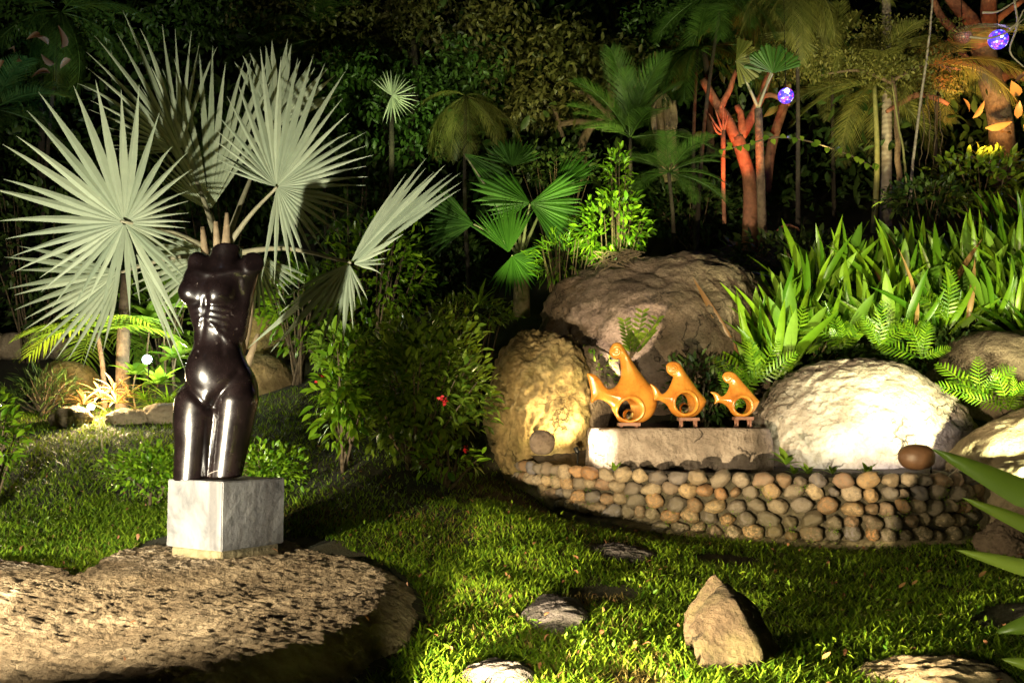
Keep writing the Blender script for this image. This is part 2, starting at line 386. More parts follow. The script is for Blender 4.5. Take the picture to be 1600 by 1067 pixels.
bpx('small pale grey rock on the grass at the right end of the cobble wall', 1572, 850, 4.75, 42, 42, .13, 'greyrock', seed=11, amp=.3, sub=5, sq=1.6)
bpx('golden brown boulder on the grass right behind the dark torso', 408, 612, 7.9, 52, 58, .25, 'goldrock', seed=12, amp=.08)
bpx('small brown rock sitting behind the palm trunk next to the torso', 412, 520, 8.6, 38, 34, .2, 'goldrock', seed=13, amp=.15, tilt=20)
bpx('flat pale rock in the low border behind the golden boulder', 468, 545, 9.0, 44, 18, .2, 'tanrock', seed=15, amp=.15)
for k, (px, py, rx, ry) in enumerate([(205, 655, 36, 16), (262, 648, 38, 18), (110, 655, 32, 20)]):
    bpx(['low rounded edging rock just right of the glaring ground spotlight', 'edging rock of the palm bed nearest to the dark torso', 'dim edging rock left of the glaring ground spotlight'][k], px, py, 7.15, rx, ry, .12, 'tanrock', seed=20 + k, amp=.15, sq=2.6, group='edging rocks of the palm bed')
bpx('low dark boulder at the back of the bed left of the ground spotlight', 105, 610, 8.0, 48, 46, .25, 'goldrock', seed=25, amp=.1)
# low retaining wall at the far left
def boxv(c, h, rz=0):
    v = np.array([[sx * h[0], sy * h[1], sz * h[2]] for sz in (-1, 1) for sy in (-1, 1) for sx in (-1, 1)], float)
    E = np.array(Matrix.Rotation(rz, 3, 'Z')); v = v @ E.T + np.array(c)
    return v, [(0, 2, 3, 1), (4, 5, 7, 6), (0, 1, 5, 4), (2, 6, 7, 3), (0, 4, 6, 2), (1, 3, 7, 5)]
t = thing('garden_wall', 'low stone retaining wall with a yellowish ledge at the far left', 'wall', P(30, 600, 9.2))
c0 = P(30, 590, 9.2)
v, f = boxv((c0.x - .5, 9.2, c0.z - .1), (1.1, .1, .16)); obj('ledge', v, f, M['footing'], t, False)
for i in range(7):
    bpx('', -120 + i * 36, 541, 9.5, 21, 22, .12, 'tanrock', seed=30 + i, amp=.15, sq=3.5, sub=3, name='stone', parent=t)
# pointed rock in the lawn: cracked pyramid
def hull_rock(name, pts, m, parent, sub=4, amp=.02, seed=0):
    import bmesh
    bm = bmesh.new(); vs = [bm.verts.new(p) for p in pts]
    bmesh.ops.convex_hull(bm, input=vs)
    bmesh.ops.delete(bm, geom=[v for v in bm.verts if not v.link_faces], context='VERTS')
    bmesh.ops.triangulate(bm, faces=bm.faces)
    bmesh.ops.subdivide_edges(bm, edges=bm.edges, cuts=sub * 3, use_grid_fill=True)
    for _ in range(2): bmesh.ops.smooth_vert(bm, verts=bm.verts, factor=.5, use_axis_x=True, use_axis_y=True, use_axis_z=True)
    bm.normal_update()
    for v_ in bm.verts:
        v_.co += v_.normal * (noise.noise(v_.co * 9 + Vector((seed, 0, 0))) * amp + noise.fractal(v_.co * 30, .8, 2, 4) * amp * .45)
    V = [v_.co[:] for v_ in bm.verts]; Fc = [tuple(q.index for q in f_.verts) for f_ in bm.faces]; bm.verts.index_update()
    bm.free(); return obj(name, V, Fc, M[m], parent)
M['brownrock'] = rock_mat('brown_rock', (.03, .02, .012), (.075, .052, .032), (.13, .092, .058), 7, 1, .012, .25, 70)
M['flatstone2'] = M['flatstone']
t = thing('pointed_rock', 'pointed cracked brown rock standing up from the lawn in front of the wall', 'rock', P(1130, 1030, 2.72))
def pr(px, py, d): return tuple(P(1142 + (px - 1142) * 1.14, 975 + (py - 975) * 1.12, d))
hull_rock('rock_block', [pr(1132, 915, 2.8), pr(1150, 940, 2.68), pr(1082, 985, 2.62), pr(1096, 1030, 2.6), pr(1190, 1032, 2.62), pr(1212, 1010, 2.8), pr(1178, 950, 2.95), pr(1100, 1010, 3.0), pr(1200, 1050, 2.95), pr(1120, 1060, 2.6)], 'brownrock', t, 4, .016, 2)
hull_rock('rock_flake', [pr(1119, 899, 2.86), pr(1134, 918, 2.84), pr(1074, 958, 2.82), pr(1073, 975, 2.80), pr(1092, 985, 2.78), pr(1140, 945, 2.9), pr(1150, 1010, 3.0), pr(1085, 1040, 2.9)], 'brownrock', t, 3, .010, 5)

# ------------------------------------------------------------------ cobble planter
WT_Z = .372
t = thing('cobble_planter', 'curved low planter wall faced with rounded river cobbles beneath the fish sculptures', 'planter', (1.2, 5.2, 0))
n = len(PWS)
def wallpt(s): # s in 0..1
    i = s * (n - 1); k = min(int(i), n - 2); return PWS[k].lerp(PWS[k + 1], i - k)
def walltan(s): return (wallpt(min(1, s + .01)) - wallpt(max(0, s - .01))).normalized()
lens = [0]
for i in range(1, n): lens.append(lens[-1] + (PWS[i] - PWS[i - 1]).length)
LT = lens[-1]
def atlen(L): return float(np.interp(L, lens, np.arange(n) / (n - 1)))
V = []; Fc = []
for i, p in enumerate(PWS):
    tn = walltan(i / (n - 1)); nr = Vector((tn.y, -tn.x, 0)); gzz = gz(p.x, p.y)
    for off, z in ((-.035, gzz - .2), (-.035, WT_Z - .03), (-.16, WT_Z - .015), (-.16, gzz - .2)):
        q = p + nr * off; V.append((q.x, q.y, z))
for i in range(n - 1):
    for j in range(3):
        a = i * 4 + j; Fc.append((a, a + 4, a + 5, a + 1))
obj('mortar_core', V, Fc, M['mortar'], t)
V = []; Fc = []
for i, p in enumerate(PWS):
    tn = walltan(i / (n - 1)); nr = Vector((tn.y, -tn.x, 0)); gzz = gz(p.x, p.y)
    wv = .012 * noise.noise(p * 6)
    for off, z in ((.055 + wv, gzz - .1), (.05 + wv, gzz + .018 + wv), (.02, gzz + .035 + wv), (-.06, gzz + .04)):
        q = p + nr * off; V.append((q.x, q.y, z))
for i in range(n - 1):
    for j in range(3):
        a = i * 4 + j; Fc.append((a, a + 4, a + 5, a + 1))
obj('footing', V, Fc, M['footing'], t)
# cobble material
m, nt, b = newmat('cobble'); oi = nt.nodes.new('ShaderNodeObjectInfo')
base = ramp(nt, oi.outputs['Random'], [(0, (.34, .20, .075)), (.12, (.22, .17, .11)), (.24, (.08, .072, .07)), (.36, (.42, .29, .14)), (.46, (.38, .16, .04)), (.56, (.12, .085, .05)), (.68, (.085, .085, .115)), (.8, (.46, .34, .19)), (.9, (.16, .13, .10)), (1, (.22, .11, .055))])
oc_ = nt.nodes['Principled BSDF']
r_ = nt.nodes[-1] if False else None
n1 = noisen(nt, 3, 8, .7, dist=.5); n2 = noisen(nt, 1.2, 3, .5); n3 = noisen(nt, 14, 5, .7)
geo = nt.nodes.new('ShaderNodeNewGeometry'); sep = nt.nodes.new('ShaderNodeSeparateXYZ'); nt.links.new(geo.outputs['Position'], sep.inputs[0])
c = mixc(nt, ramp(nt, n1, [(.42, (0, 0, 0)), (.62, (.75, .75, .75))]), base, (.13, .10, .07))
c = mixc(nt, mathn(nt, 'MULTIPLY', n3, .22), c, (.5, .42, .3))
wn_ = nt.nodes.new('ShaderNodeTexNoise'); wn_.inputs['Scale'].default_value = 2.6; wn_.inputs['Detail'].default_value = 6; nt.links.new(geo.outputs['Position'], wn_.inputs['Vector'])
low = mathn(nt, 'MULTIPLY', mathn(nt, 'SUBTRACT', .32, sep.outputs[2]), 3.0, True)
dirt = mathn(nt, 'MULTIPLY', mathn(nt, 'MULTIPLY', ramp(nt, mathn(nt, 'ADD', mathn(nt, 'MULTIPLY', n1, .6), mathn(nt, 'MULTIPLY', wn_.outputs[0], .5)), [(.46, (0, 0, 0)), (.58, (1, 1, 1))]), low), 1.5, True)
c = mixc(nt, mathn(nt, 'MULTIPLY', dirt, .8), c, (.045, .040, .014))
nt.links.new(c, b.inputs['Base Color']); b.inputs['Roughness'].default_value = .5; b.inputs['Specular IOR Level'].default_value = .45
bump(nt, b, mathn(nt, 'ADD', n3, mathn(nt, 'MULTIPLY', n1, 1.5)), .4, .08); M['cobble'] = m
cob = []
for s_ in range(8):
    V, Fc = ICO[3]; off = Vector((s_ * 5.1, 2, 7))
    k = np.array([1 + .36 * noise.noise(Vector(v) * 1.0 + off) + .15 * noise.noise(Vector(v) * 2.4 + off) for v in V])
    V2 = V * k[:, None]
    ex = np.abs(V2).max(0); V2 = V2 / ex
    cob.append(rawmesh('cobble', V2, Fc, m))
moss_pts = []
rowh = .067
for row in range(7):
    z = WT_Z - .035 - row * rowh
    L = random.uniform(.02, .06)
    while L < LT - .03:
        wdt = random.uniform(.038, .062) if row else random.uniform(.040, .062)
        if random.random() < .1: wdt *= .72
        s_ = atlen(L + wdt); p = wallpt(s_); tn = walltan(s_); nr = Vector((tn.y, -tn.x, 0))
        h = min(.044, wdt * random.uniform(.78, 1.0)) * random.uniform(.9, 1.06)
        zz = z + random.uniform(-.011, .011) * (1 if row else .5)
        if zz > gz(p.x, p.y) + .035:
            q = p + nr * random.uniform(.0, .018); q.z = zz
            if random.random() < .42: moss_pts.append((q + nr * .03 + Vector((0, 0, -.035)), row))
            Mx = Matrix.Translation(q) @ Matrix.Rotation(math.atan2(tn.y, tn.x), 4, 'Z') @ Matrix.Rotation(random.uniform(-.6, .6), 4, 'Y') @ Matrix.Diagonal((wdt, random.uniform(.045, .062), h, 1))
            place('cobble', random.choice(cob), Mx, t)
        L += wdt * 2 * random.uniform(.98, 1.06)
# soil inside
V = []; Fc = []
poly = [(p.x, p.y) for p in PWS[::3]] + [(2.5, 6.6), (1, 7.2)]
cx, cy = 1.3, 6.0
for r in (1, .8, .5, .2, 0):
    for (x, y) in poly:
        X = cx + (x - cx) * r * (.965 if r == 1 else 1); Y = cy + (y - cy) * r * (.985 if r == 1 else 1)
        V.append((X, Y, WT_Z - .035 + .02 * noise.noise(Vector((X * 8, Y * 8, 0))) + max(0, (Y - 6.2)) * .35))
k_ = len(poly)
for i in range(4):
    for j in range(k_):
        a = i * k_ + j; b2 = i * k_ + (j + 1) % k_
        Fc.append((a, a + k_, b2 + k_, b2)[::-1])
so_ = obj('planter_soil', V, Fc, M['soil'], t)

# round stones hiding the spotlights
bpx('grey round stone sitting on the left end of the cobble wall', 847, 691, 6.05, 20, 19, .06, 'greyrock', seed=41, amp=.06, sub=5, cat='stone', name='round_stone')
M['ball'] = plain('clay_ball', (.07, .033, .014), (.11, .055, .025), .55, 14, .15, .003)
bpx('smooth brown egg shaped stone on the wall in front of the white boulder', 1432, 714, 5.2, 27, 20, .08, 'ball', seed=42, amp=.03, sub=5, cat='stone', name='round_stone')

# rock slab pedestal
p0 = P(925, 668, 5.78); p1 = P(1215, 668, 5.85)
t = thing('rock_pedestal', 'long rough hewn stone slab inside the planter under the three fish', 'pedestal', ((p0.x + p1.x) / 2, 5.95, .3))
def slabmesh(a, b2, z0, z1, dep):
    nx, ny, nz = 60, 16, 14; V = []; idx = {}; Fc = []
    def vid(i, j, k):
        key = (i, j, k)
        if key not in idx:
            x = a.x + (b2.x - a.x) * i / nx; y = a.y + dep * j / ny + (b2.y - a.y) * i / nx; z = z0 + (z1 - z0) * k / nz
            q = Vector((x, y, z)); nn = noise.noise_vector(q * 7) * .018 + noise.noise_vector(q * 22) * .007
            if k == nz: nn.z *= .3
            fx_ = i / nx; nn.y += max(0, .13 - fx_) * 1.3 * (1 - j / ny) + max(0, fx_ - .86) * .8 * (1 - j / ny)
            nn.x += -.02 * (1 - k / nz) if i == 0 else 0
            if j == 0: nn.y += -.03 * (1 - (k / nz)) + (.012 if k == nz else 0)
            if i in (0, nx): nn.x += (.012 if i == 0 else -.012) * (k == nz)
            idx[key] = len(V); V.append(tuple(q + nn))
        return idx[key]
    for i in range(nx):
        for k in range(nz):
            for j in (0, ny):
                q = (vid(i, j, k), vid(i + 1, j, k), vid(i + 1, j, k + 1), vid(i, j, k + 1)); Fc.append(q if j == 0 else q[::-1])
    for j in range(ny):
        for k in range(nz):
            for i in (0, nx):
                q = (vid(i, j, k), vid(i, j, k + 1), vid(i, j + 1, k + 1), vid(i, j + 1, k)); Fc.append(q if i == 0 else q[::-1])
    for i in range(nx):
        for j in range(ny):
            for k in (0, nz):
                q = (vid(i, j, k), vid(i, j + 1, k), vid(i + 1, j + 1, k), vid(i + 1, j, k)); Fc.append(q if k == 0 else q[::-1])
    return V, Fc
V, Fc = slabmesh(p0, p1, .30, P(1000, 669, 5.8).z, .32)
M['pedestal'] = rock_mat('pedestal_rock', (.22, .17, .13), (.42, .34, .28), (.58, .49, .42), 6, 1, .022, 0, 45)
obj('stone_slab', V, Fc, M['pedestal'], t)
PED_Z = P(1000, 669, 5.8).z

# ------------------------------------------------------------------ implicit surfaces
def surface_nets(f, lo, hi, h):
    ax = [np.arange(lo[i], hi[i] + h, h) for i in range(3)]
    X, Y, Z = np.meshgrid(*ax, indexing='ij'); D = f(X, Y, Z)
    s = D < 0; sh = np.array(D.shape)
    nx, ny, nz = sh - 1
    acc = np.zeros((nx, ny, nz, 3)); cnt = np.zeros((nx, ny, nz))
    def cor(a, b_, c_): return D[a:a + nx, b_:b_ + ny, c_:c_ + nz]
    C = [(a, b_, c_) for a in (0, 1) for b_ in (0, 1) for c_ in (0, 1)]
    for c1 in C:
        for axs in range(3):
            if c1[axs] == 1: continue
            c2 = list(c1); c2[axs] = 1
            d1 = cor(*c1); d2 = cor(*c2); m_ = (d1 < 0) != (d2 < 0)
            tt = np.where(m_, d1 / np.where(m_, d1 - d2, 1), 0)
            for q in range(3):
                acc[..., q] += np.where(m_, c1[q] + (tt if q == axs else 0), 0)
            cnt += m_
    has = cnt > 0; idx = -np.ones((nx, ny, nz), int); idx[has] = np.arange(has.sum())
    I = np.argwhere(has); V = (I + acc[has] / cnt[has][:, None]) * h + np.array([a[0] for a in ax])
    Q = []
    for axs in range(3):
        o1, o2 = [(1, 2), (2, 0), (0, 1)][axs]
        sl1 = [slice(None)] * 3; sl2 = [slice(None)] * 3; sl1[axs] = slice(0, -1); sl2[axs] = slice(1, None)
        m_ = s[tuple(sl1)] != s[tuple(sl2)]
        E = np.argwhere(m_); E = E[(E[:, o1] > 0) & (E[:, o2] > 0) & (E[:, o1] < sh[o1] - 1) & (E[:, o2] < sh[o2] - 1)]
        e1 = np.zeros(3, int); e1[o1] = 1; e2 = np.zeros(3, int); e2[o2] = 1
        q = np.stack([idx[tuple((E - d_).T)] for d_ in (e1 + e2, e2, 0 * e1, e1)], 1)
        fl = ~s[tuple(E.T)]; q[fl] = q[fl][:, ::-1]; Q.append(q)
    return V, np.concatenate(Q)
def smin(a, b_, k):
    h = np.clip(.5 + .5 * (b_ - a) / k, 0, 1); return b_ * (1 - h) + a * h - k * h * (1 - h)
def smax(a, b_, k): return -smin(-a, -b_, k)
def ell(X, Y, Z, c, r, rotz=0, roty=0):
    x, y, z = X - c[0], Y - c[1], Z - c[2]
    if rotz: ca, sa = math.cos(rotz), math.sin(rotz); x, y = ca * x + sa * y, -sa * x + ca * y
    if roty: ca, sa = math.cos(roty), math.sin(roty); x, z = ca * x + sa * z, -sa * x + ca * z
    k0 = np.sqrt((x / r[0]) ** 2 + (y / r[1]) ** 2 + (z / r[2]) ** 2)
    k1 = np.sqrt((x / r[0] ** 2) ** 2 + (y / r[1] ** 2) ** 2 + (z / r[2] ** 2) ** 2) + 1e-9
    return k0 * (k0 - 1) / k1
def cap(X, Y, Z, a, b_, ra, rb, sy=1.0):
    ba = [b_[i] - a[i] for i in range(3)]; L2 = sum(q * q for q in ba)
    tt = np.clip(((X - a[0]) * ba[0] + (Y - a[1]) * ba[1] + (Z - a[2]) * ba[2]) / L2, 0, 1)
    return np.sqrt((X - a[0] - tt * ba[0]) ** 2 + ((Y - a[1] - tt * ba[1]) / sy) ** 2 + (Z - a[2] - tt * ba[2]) ** 2) - (ra + (rb - ra) * tt)

# dark torso, units of photo pixels: x = px, z = 748 - py, y away from the viewer
def torso(X, Y, Z):
    z = lambda py: 748 - py
    # twisting trunk: narrow waist through stacked ellipsoids
    d = ell(X, Y, Z, (331, 0, z(462)), (43, 30, 52), .15)                       # rib cage
    d = smin(d, ell(X, Y, Z, (336, 4, z(432)), (44, 22, 26), .15), 16)            # shoulder girdle
    d = smin(d, cap(X, Y, Z, (334, 2, z(505)), (336, 4, z(548)), 34, 36, .74), 18)  # waist
    d = smin(d, ell(X, Y, Z, (340, 6, z(592)), (50, 36, 44), .12), 24)             # pelvis
    d = smin(d, ell(X, Y, Z, (324, -10, z(575)), (28, 24, 34)), 18)                # belly
    d = smin(d, ell(X, Y, Z, (370, 22, z(612)), (26, 28, 34)), 16)                 # glute
    d = smin(d, ell(X, Y, Z, (322, 26, z(612)), (26, 24, 32)), 16)
    d = smin(d, ell(X, Y, Z, (299, -15, z(457)), (19, 19, 19)), 10)
    d = smin(d, ell(X, Y, Z, (340, -20, z(460)), (20, 16, 18)), 11)
    d = smin(d, cap(X, Y, Z, (300, -6, z(432)), (300, -10, z(456)), 13, 12), 16)
    d = smin(d, cap(X, Y, Z, (362, -8, z(427)), (345, -12, z(452)), 14, 12), 16)
    nk = cap(X, Y, Z, (343, 6, z(428)), (349, 4, z(376)), 25, 23)
    pl = ((Z - z(387)) - .10 * (X - 345) + .34 * Y) / 1.05
    nk = smax(nk, pl, 2.0); d = smin(d, nk, 13)
    a1 = cap(X, Y, Z, (314, 4, z(432)), (304, 0, z(408)), 15, 16)
    d = smin(d, a1, 10)
    a2 = cap(X, Y, Z, (366, 4, z(440)), (391, -4, z(411)), 18, 17.5); a2 = smax(a2, ((-Y - 15) * .85 + (X - 390) * .42 + (Z - z(411)) * .2), 1.4)
    d = smin(d, a2, 10)
    d = smin(d, cap(X, Y, Z, (380, 10, z(435)), (366, 12, z(520)), 13, 14), 16)
    l1 = cap(X, Y, Z, (309, 2, z(630)), (301, -4, z(760)), 33.5, 25.5)
    l2 = cap(X, Y, Z, (366, 8, z(625)), (350, 4, z(760)), 34, 23.5)
    l1 = smin(l1, ell(X, Y, Z, (300, 0, z(650)), (26, 26, 50)), 12)
    d = smin(d, l1, 9); d = smin(d, smax(l2, -l1 - 1.0, 3), 7)
    d = smax(d, -cap(X, Y, Z, (331, -34, z(655)), (327, -30, z(760)), 3.2, 5.0, 4.0), 4)
    front = np.clip((-Y - 2) / 12, 0, 1)
    def seg(a, b_):
        ax_, az = a[0], z(a[1]); ex, ez = b_[0] - ax_, z(b_[1]) - az
        tt = np.clip(((X - ax_) * ex + (Z - az) * ez) / (ex * ex + ez * ez), 0, 1)
        return (X - ax_ - ex * tt) ** 2 + (Z - az - ez * tt) ** 2
    def mark(a, b_, w_, amp):
        return front * amp * np.exp(-seg(a, b_) / (w_ * w_))
    d = d + mark((284, 590), (330, 636), 5, 3.0) + mark((334, 636), (374, 582), 5, 3.0) - mark((331, 618), (331, 624), 9, 2.4)
    d = d + mark((327, 470), (317, 542), 4.5, 1.8) + mark((316, 552), (316, 555), 3.2, 4.0)
    d = d + mark((299, 508), (296, 548), 5, 1.4) + mark((347, 512), (352, 556), 5, 1.6)
    for k in range(4):
        d = d - mark((334, 481 + k * 9), (362 - 2 * k, 486 + k * 10), 3.0, 1.3) - mark((314, 484 + k * 9), (298, 488 + k * 9), 3.0, 1.0)
    d = d - mark((324, 498), (346, 520), 4, 1.5) - mark((346, 520), (366, 540), 4, 1.4) - mark((318, 500), (300, 528), 4, 1.2)
    d = d - mark((344, 430), (374, 424), 4, 1.5) - mark((334, 431), (308, 424), 4, 1.3) + mark((326, 440), (328, 470), 6, 1.6)
    d = d + mark((281, 476), (312, 476), 4, 1.2) + mark((326, 479), (356, 478), 4, 1.2)
    d = d + mark((372, 440), (378, 486), 5, 2.0)
    # cut ends
    d = smax(d, -(Z - 3.2 - .04 * (X - 326) - .06 * Y), 1.2)
    return d
V, Fc = surface_nets(torso, (262, -62, -4), (420, 66, 372), 1.75)
sc = 4.0 / F; zb = P(348, 753, 3.77).z
V = (V - np.array([326, 0, 3.0])) * sc + np.array([P(326, 748, 4.0).x, 3.98, zb])
m, nt, b = newmat('polished_dark_stone')
n1 = noisen(nt, 9, 8, .7); n2 = noisen(nt, 55, 6, .8)
c = ramp(nt, n1, [(.35, (.003, .002, .002)), (.65, (.009, .005, .005))])
c = mixc(nt, ramp(nt, mathn(nt, 'MULTIPLY', n2, mathn(nt, 'ADD', n1, .55)), [(.71, (0, 0, 0)), (.76, (.6, .6, .6))]), c, (.35, .30, .26))
nt.links.new(c, b.inputs['Base Color']); nt.links.new(ramp(nt, n1, [(.3, (.19, .19, .19)), (.7, (.33, .33, .33))]), b.inputs['Roughness'])
b.inputs['Specular IOR Level'].default_value = .6; b.inputs['Coat Weight'].default_value = .25; b.inputs['Coat Roughness'].default_value = .10
bump(nt, b, n2, .06, .002); M['torso'] = m
t = thing('torso_statue', 'polished near black headless female torso standing on the pale square plinth', 'statue', (-1.2, 4.0, zb))
obj('body', V, Fc, m, t)
# chipped pale rims round the cut leg ends
M['chip'] = plain('chipped_edge', (.25, .22, .2), (.5, .46, .42), .5, 40, .3, .002)
for cx_, r_x, off in ((302, 23.5, 9.5), (350, 22.5, 10.5)):
    pts = []
    for a in np.linspace(R(200), R(350), 16):
        lx = cx_ + r_x * math.cos(a) * 1.05; ly = (-4 if cx_ < 320 else 4) + 24.3 * math.sin(a)
        pts.append(Vector(((lx - 326) * sc + P(326, 748, 4).x, 3.98 + ly * sc, zb + (off + 3 * math.sin(a * 3)) * sc)))
    v, f = tube(pts, .0012, 5); obj('chipped_rim', v, f, M['chip'], t)

# plinth
t = thing('plinth', 'weathered white grey marble block on a tan footing under the dark torso', 'plinth', (-1.14, 3.99, .1))
m, nt, b = newmat('marble'); n1 = noisen(nt, 4, 8, .65, dist=1.2); n2 = noisen(nt, 40, 6, .7)
mp = nt.nodes.new('ShaderNodeMapping'); tc = nt.nodes.new('ShaderNodeTexCoord'); mp.inputs['Scale'].default_value = (7, 7, .9)
n3 = nt.nodes.new('ShaderNodeTexNoise'); n3.inputs['Scale'].default_value = 2.5; nt.links.new(tc.outputs['Object'], mp.inputs[0]); nt.links.new(mp.outputs[0], n3.inputs['Vector'])
c = ramp(nt, n1, [(.3, (.06, .06, .063)), (.46, (.14, .14, .14)), (.7, (.21, .207, .20))])
c = mixc(nt, ramp(nt, n3.outputs[0], [(.52, (0, 0, 0)), (.68, (.7, .7, .7))]), c, (.06, .055, .055))
c = mixc(nt, ramp(nt, n2, [(.3, (.6, .6, .6)), (.42, (0, 0, 0))]), c, (.12, .11, .1))
nt.links.new(c, b.inputs['Base Color']); b.inputs['Roughness'].default_value = .6; bump(nt, b, mathn(nt, 'ADD', n2, mathn(nt, 'MULTIPLY', n1, .5)), .5, .006); M['marble'] = m
near = P(348, 753, 3.77); wdt = .318; ang = R(33)
def block(w_, z0, z1, m, name, inset=0):
    import bmesh
    bm = bmesh.new(); bmesh.ops.create_cube(bm, size=1)
    for v_ in bm.verts:
        v_.co.x *= w_; v_.co.y *= w_; v_.co.z *= (z1 - z0)
    bmesh.ops.bevel(bm, geom=bm.edges[:], offset=.004, segments=2, affect='EDGES')
    bmesh.ops.triangulate(bm, faces=bm.faces)
    bmesh.ops.subdivide_edges(bm, edges=[e for e in bm.edges if e.calc_length() > .03], cuts=10, use_grid_fill=True)
    cx_ = near.x + (-math.cos(ang) + math.sin(ang)) * wdt / 2; cy_ = near.y + (math.sin(ang) + math.cos(ang)) * wdt / 2
    Mx = Matrix.Translation((cx_, cy_, (z0 + z1) / 2)) @ Matrix.Rotation(-ang, 4, 'Z')
    V = []
    for v_ in bm.verts:
        q = Mx @ v_.co; nn = noise.noise_vector(q * 30) * .0022 + noise.noise_vector(q * 80) * .001; V.append(tuple(q + nn * .6))
    bm.verts.index_update(); Fc = [tuple(q.index for q in f_.verts) for f_ in bm.faces]; bm.free()
    obj(name, V, Fc, m, t, False)
block(wdt, P(348, 862, 3.77).z, zb, M['marble'], 'marble_block')
block(wdt - .03, .05, P(348, 862, 3.77).z - .002, M['footing'], 'footing')

# ------------------------------------------------------------------ orange fish sculptures
M['glaze'] = None
m, nt, b = newmat('orange_onyx'); n1 = noisen(nt, 7, 6, .6, dist=.6); n2 = noisen(nt, 60, 5, .7)
c = ramp(nt, n1, [(.30, (.36, .12, .02)), (.46, (.58, .23, .035)), (.6, (.68, .30, .05)), (.75, (.78, .43, .12))])
c = mixc(nt, ramp(nt, n2, [(.56, (0, 0, 0)), (.72, (.55, .55, .55))]), c, (.34, .11, .02))
nt.links.new(c, b.inputs['Base Color']); b.inputs['Roughness'].default_value = .24; b.inputs['Specular IOR Level'].default_value = .5
b.inputs['Coat Weight'].default_value = .25; b.inputs['Coat Roughness'].default_value = .1; bump(nt, b, n2, .25, .003)
b.inputs['Subsurface Weight'].default_value = .12; b.inputs['Subsurface Radius'].default_value = (.02, .008, .003); M['glaze'] = m
gl, nt, b = newmat('clear_glass'); b.inputs['Transmission Weight'].default_value = 1; b.inputs['Roughness'].default_value = .03; b.inputs['IOR'].default_value = 1.5
b.inputs['Base Color'].default_value = (.95, .85, .65, 1); M['glass'] = gl
M['standwood'] = plain('stand_wood', (.16, .07, .045), (.30, .15, .10), .6, 20, .3, .003)
def polysd(px, pz, poly):
    d = np.full(px.shape, 1e9); ins = np.zeros(px.shape, bool); n_ = len(poly)
    for i in range(n_):
        ax_, az = poly[i]; bx_, bz = poly[(i + 1) % n_]; ex, ez = bx_ - ax_, bz - az
        wx, wz = px - ax_, pz - az; tt = np.clip((wx * ex + wz * ez) / (ex * ex + ez * ez), 0, 1)
        d = np.minimum(d, (wx - ex * tt) ** 2 + (wz - ez * tt) ** 2)
        if az != bz: ins ^= ((az > pz) != (bz > pz)) & (px < ex * (pz - az) / ez + ax_)
    d = np.sqrt(d); return np.where(ins, -d, d)
fish_defs = [
 # outline (zoom px, /4.85 + origin), curl centre, curl r, hole centre, hole r, depth, thickness, ground x, rot
 dict(o=[(262,165),(285,132),(318,122),(350,135),(392,200),(430,262),(480,335),(540,410),(590,470),(615,540),(612,610),(575,680),(520,722),(450,737),(380,735),(335,712),(305,660),(270,610),(225,572),(180,555),(145,562),(118,583),(106,560),(112,520),(105,470),(92,410),(80,364),(112,360),(150,375),(185,410),(212,450),(240,472),(275,470),(310,445),(336,405),(346,360),(344,310),(335,250),(300,250),(265,225),(254,195)],
      curl=(297,195), cr=46, hole=(383,630), hr=80, T=25, tail=(105,470), lab='largest of the three orange fish sculptures, leftmost on the slab', rot=16, d=5.92, cx=350, stand=(400, 735)),
 dict(o=[(683,300),(705,275),(740,266),(780,275),(805,300),(835,350),(880,410),(930,480),(975,530),(995,562),(985,590),(960,630),(915,675),(860,692),(800,692),(750,672),(715,640),(690,600),(655,575),(625,563),(595,563),(568,562),(580,540),(582,510),(570,470),(557,437),(590,450),(622,480),(645,510),(668,505),(695,480),(718,440),(735,400),(738,382),(715,370),(690,345)],
      curl=(730,318), cr=46, hole=(808,582), hr=76, T=18, lab='middle sized orange fish sculpture between the other two', rot=14, d=5.95, cx=780, stand=(850, 692)),
 dict(o=[(1112,375),(1130,352),(1160,342),(1200,350),(1230,375),(1270,425),(1320,480),(1365,535),(1392,565),(1380,600),(1355,640),(1310,675),(1260,686),(1215,680),(1180,655),(1155,620),(1125,592),(1095,580),(1068,580),(1045,590),(1055,565),(1048,535),(1035,515),(1018,497),(1050,497),(1078,508),(1098,528),(1120,525),(1145,500),(1162,465),(1165,438),(1140,425),(1118,402)],
      curl=(1152,385), cr=40, hole=(1251,603), hr=60, T=14, lab='smallest orange fish sculpture at the right end of the slab', rot=4, d=5.98, cx=1200, stand=(1265, 686)),
]
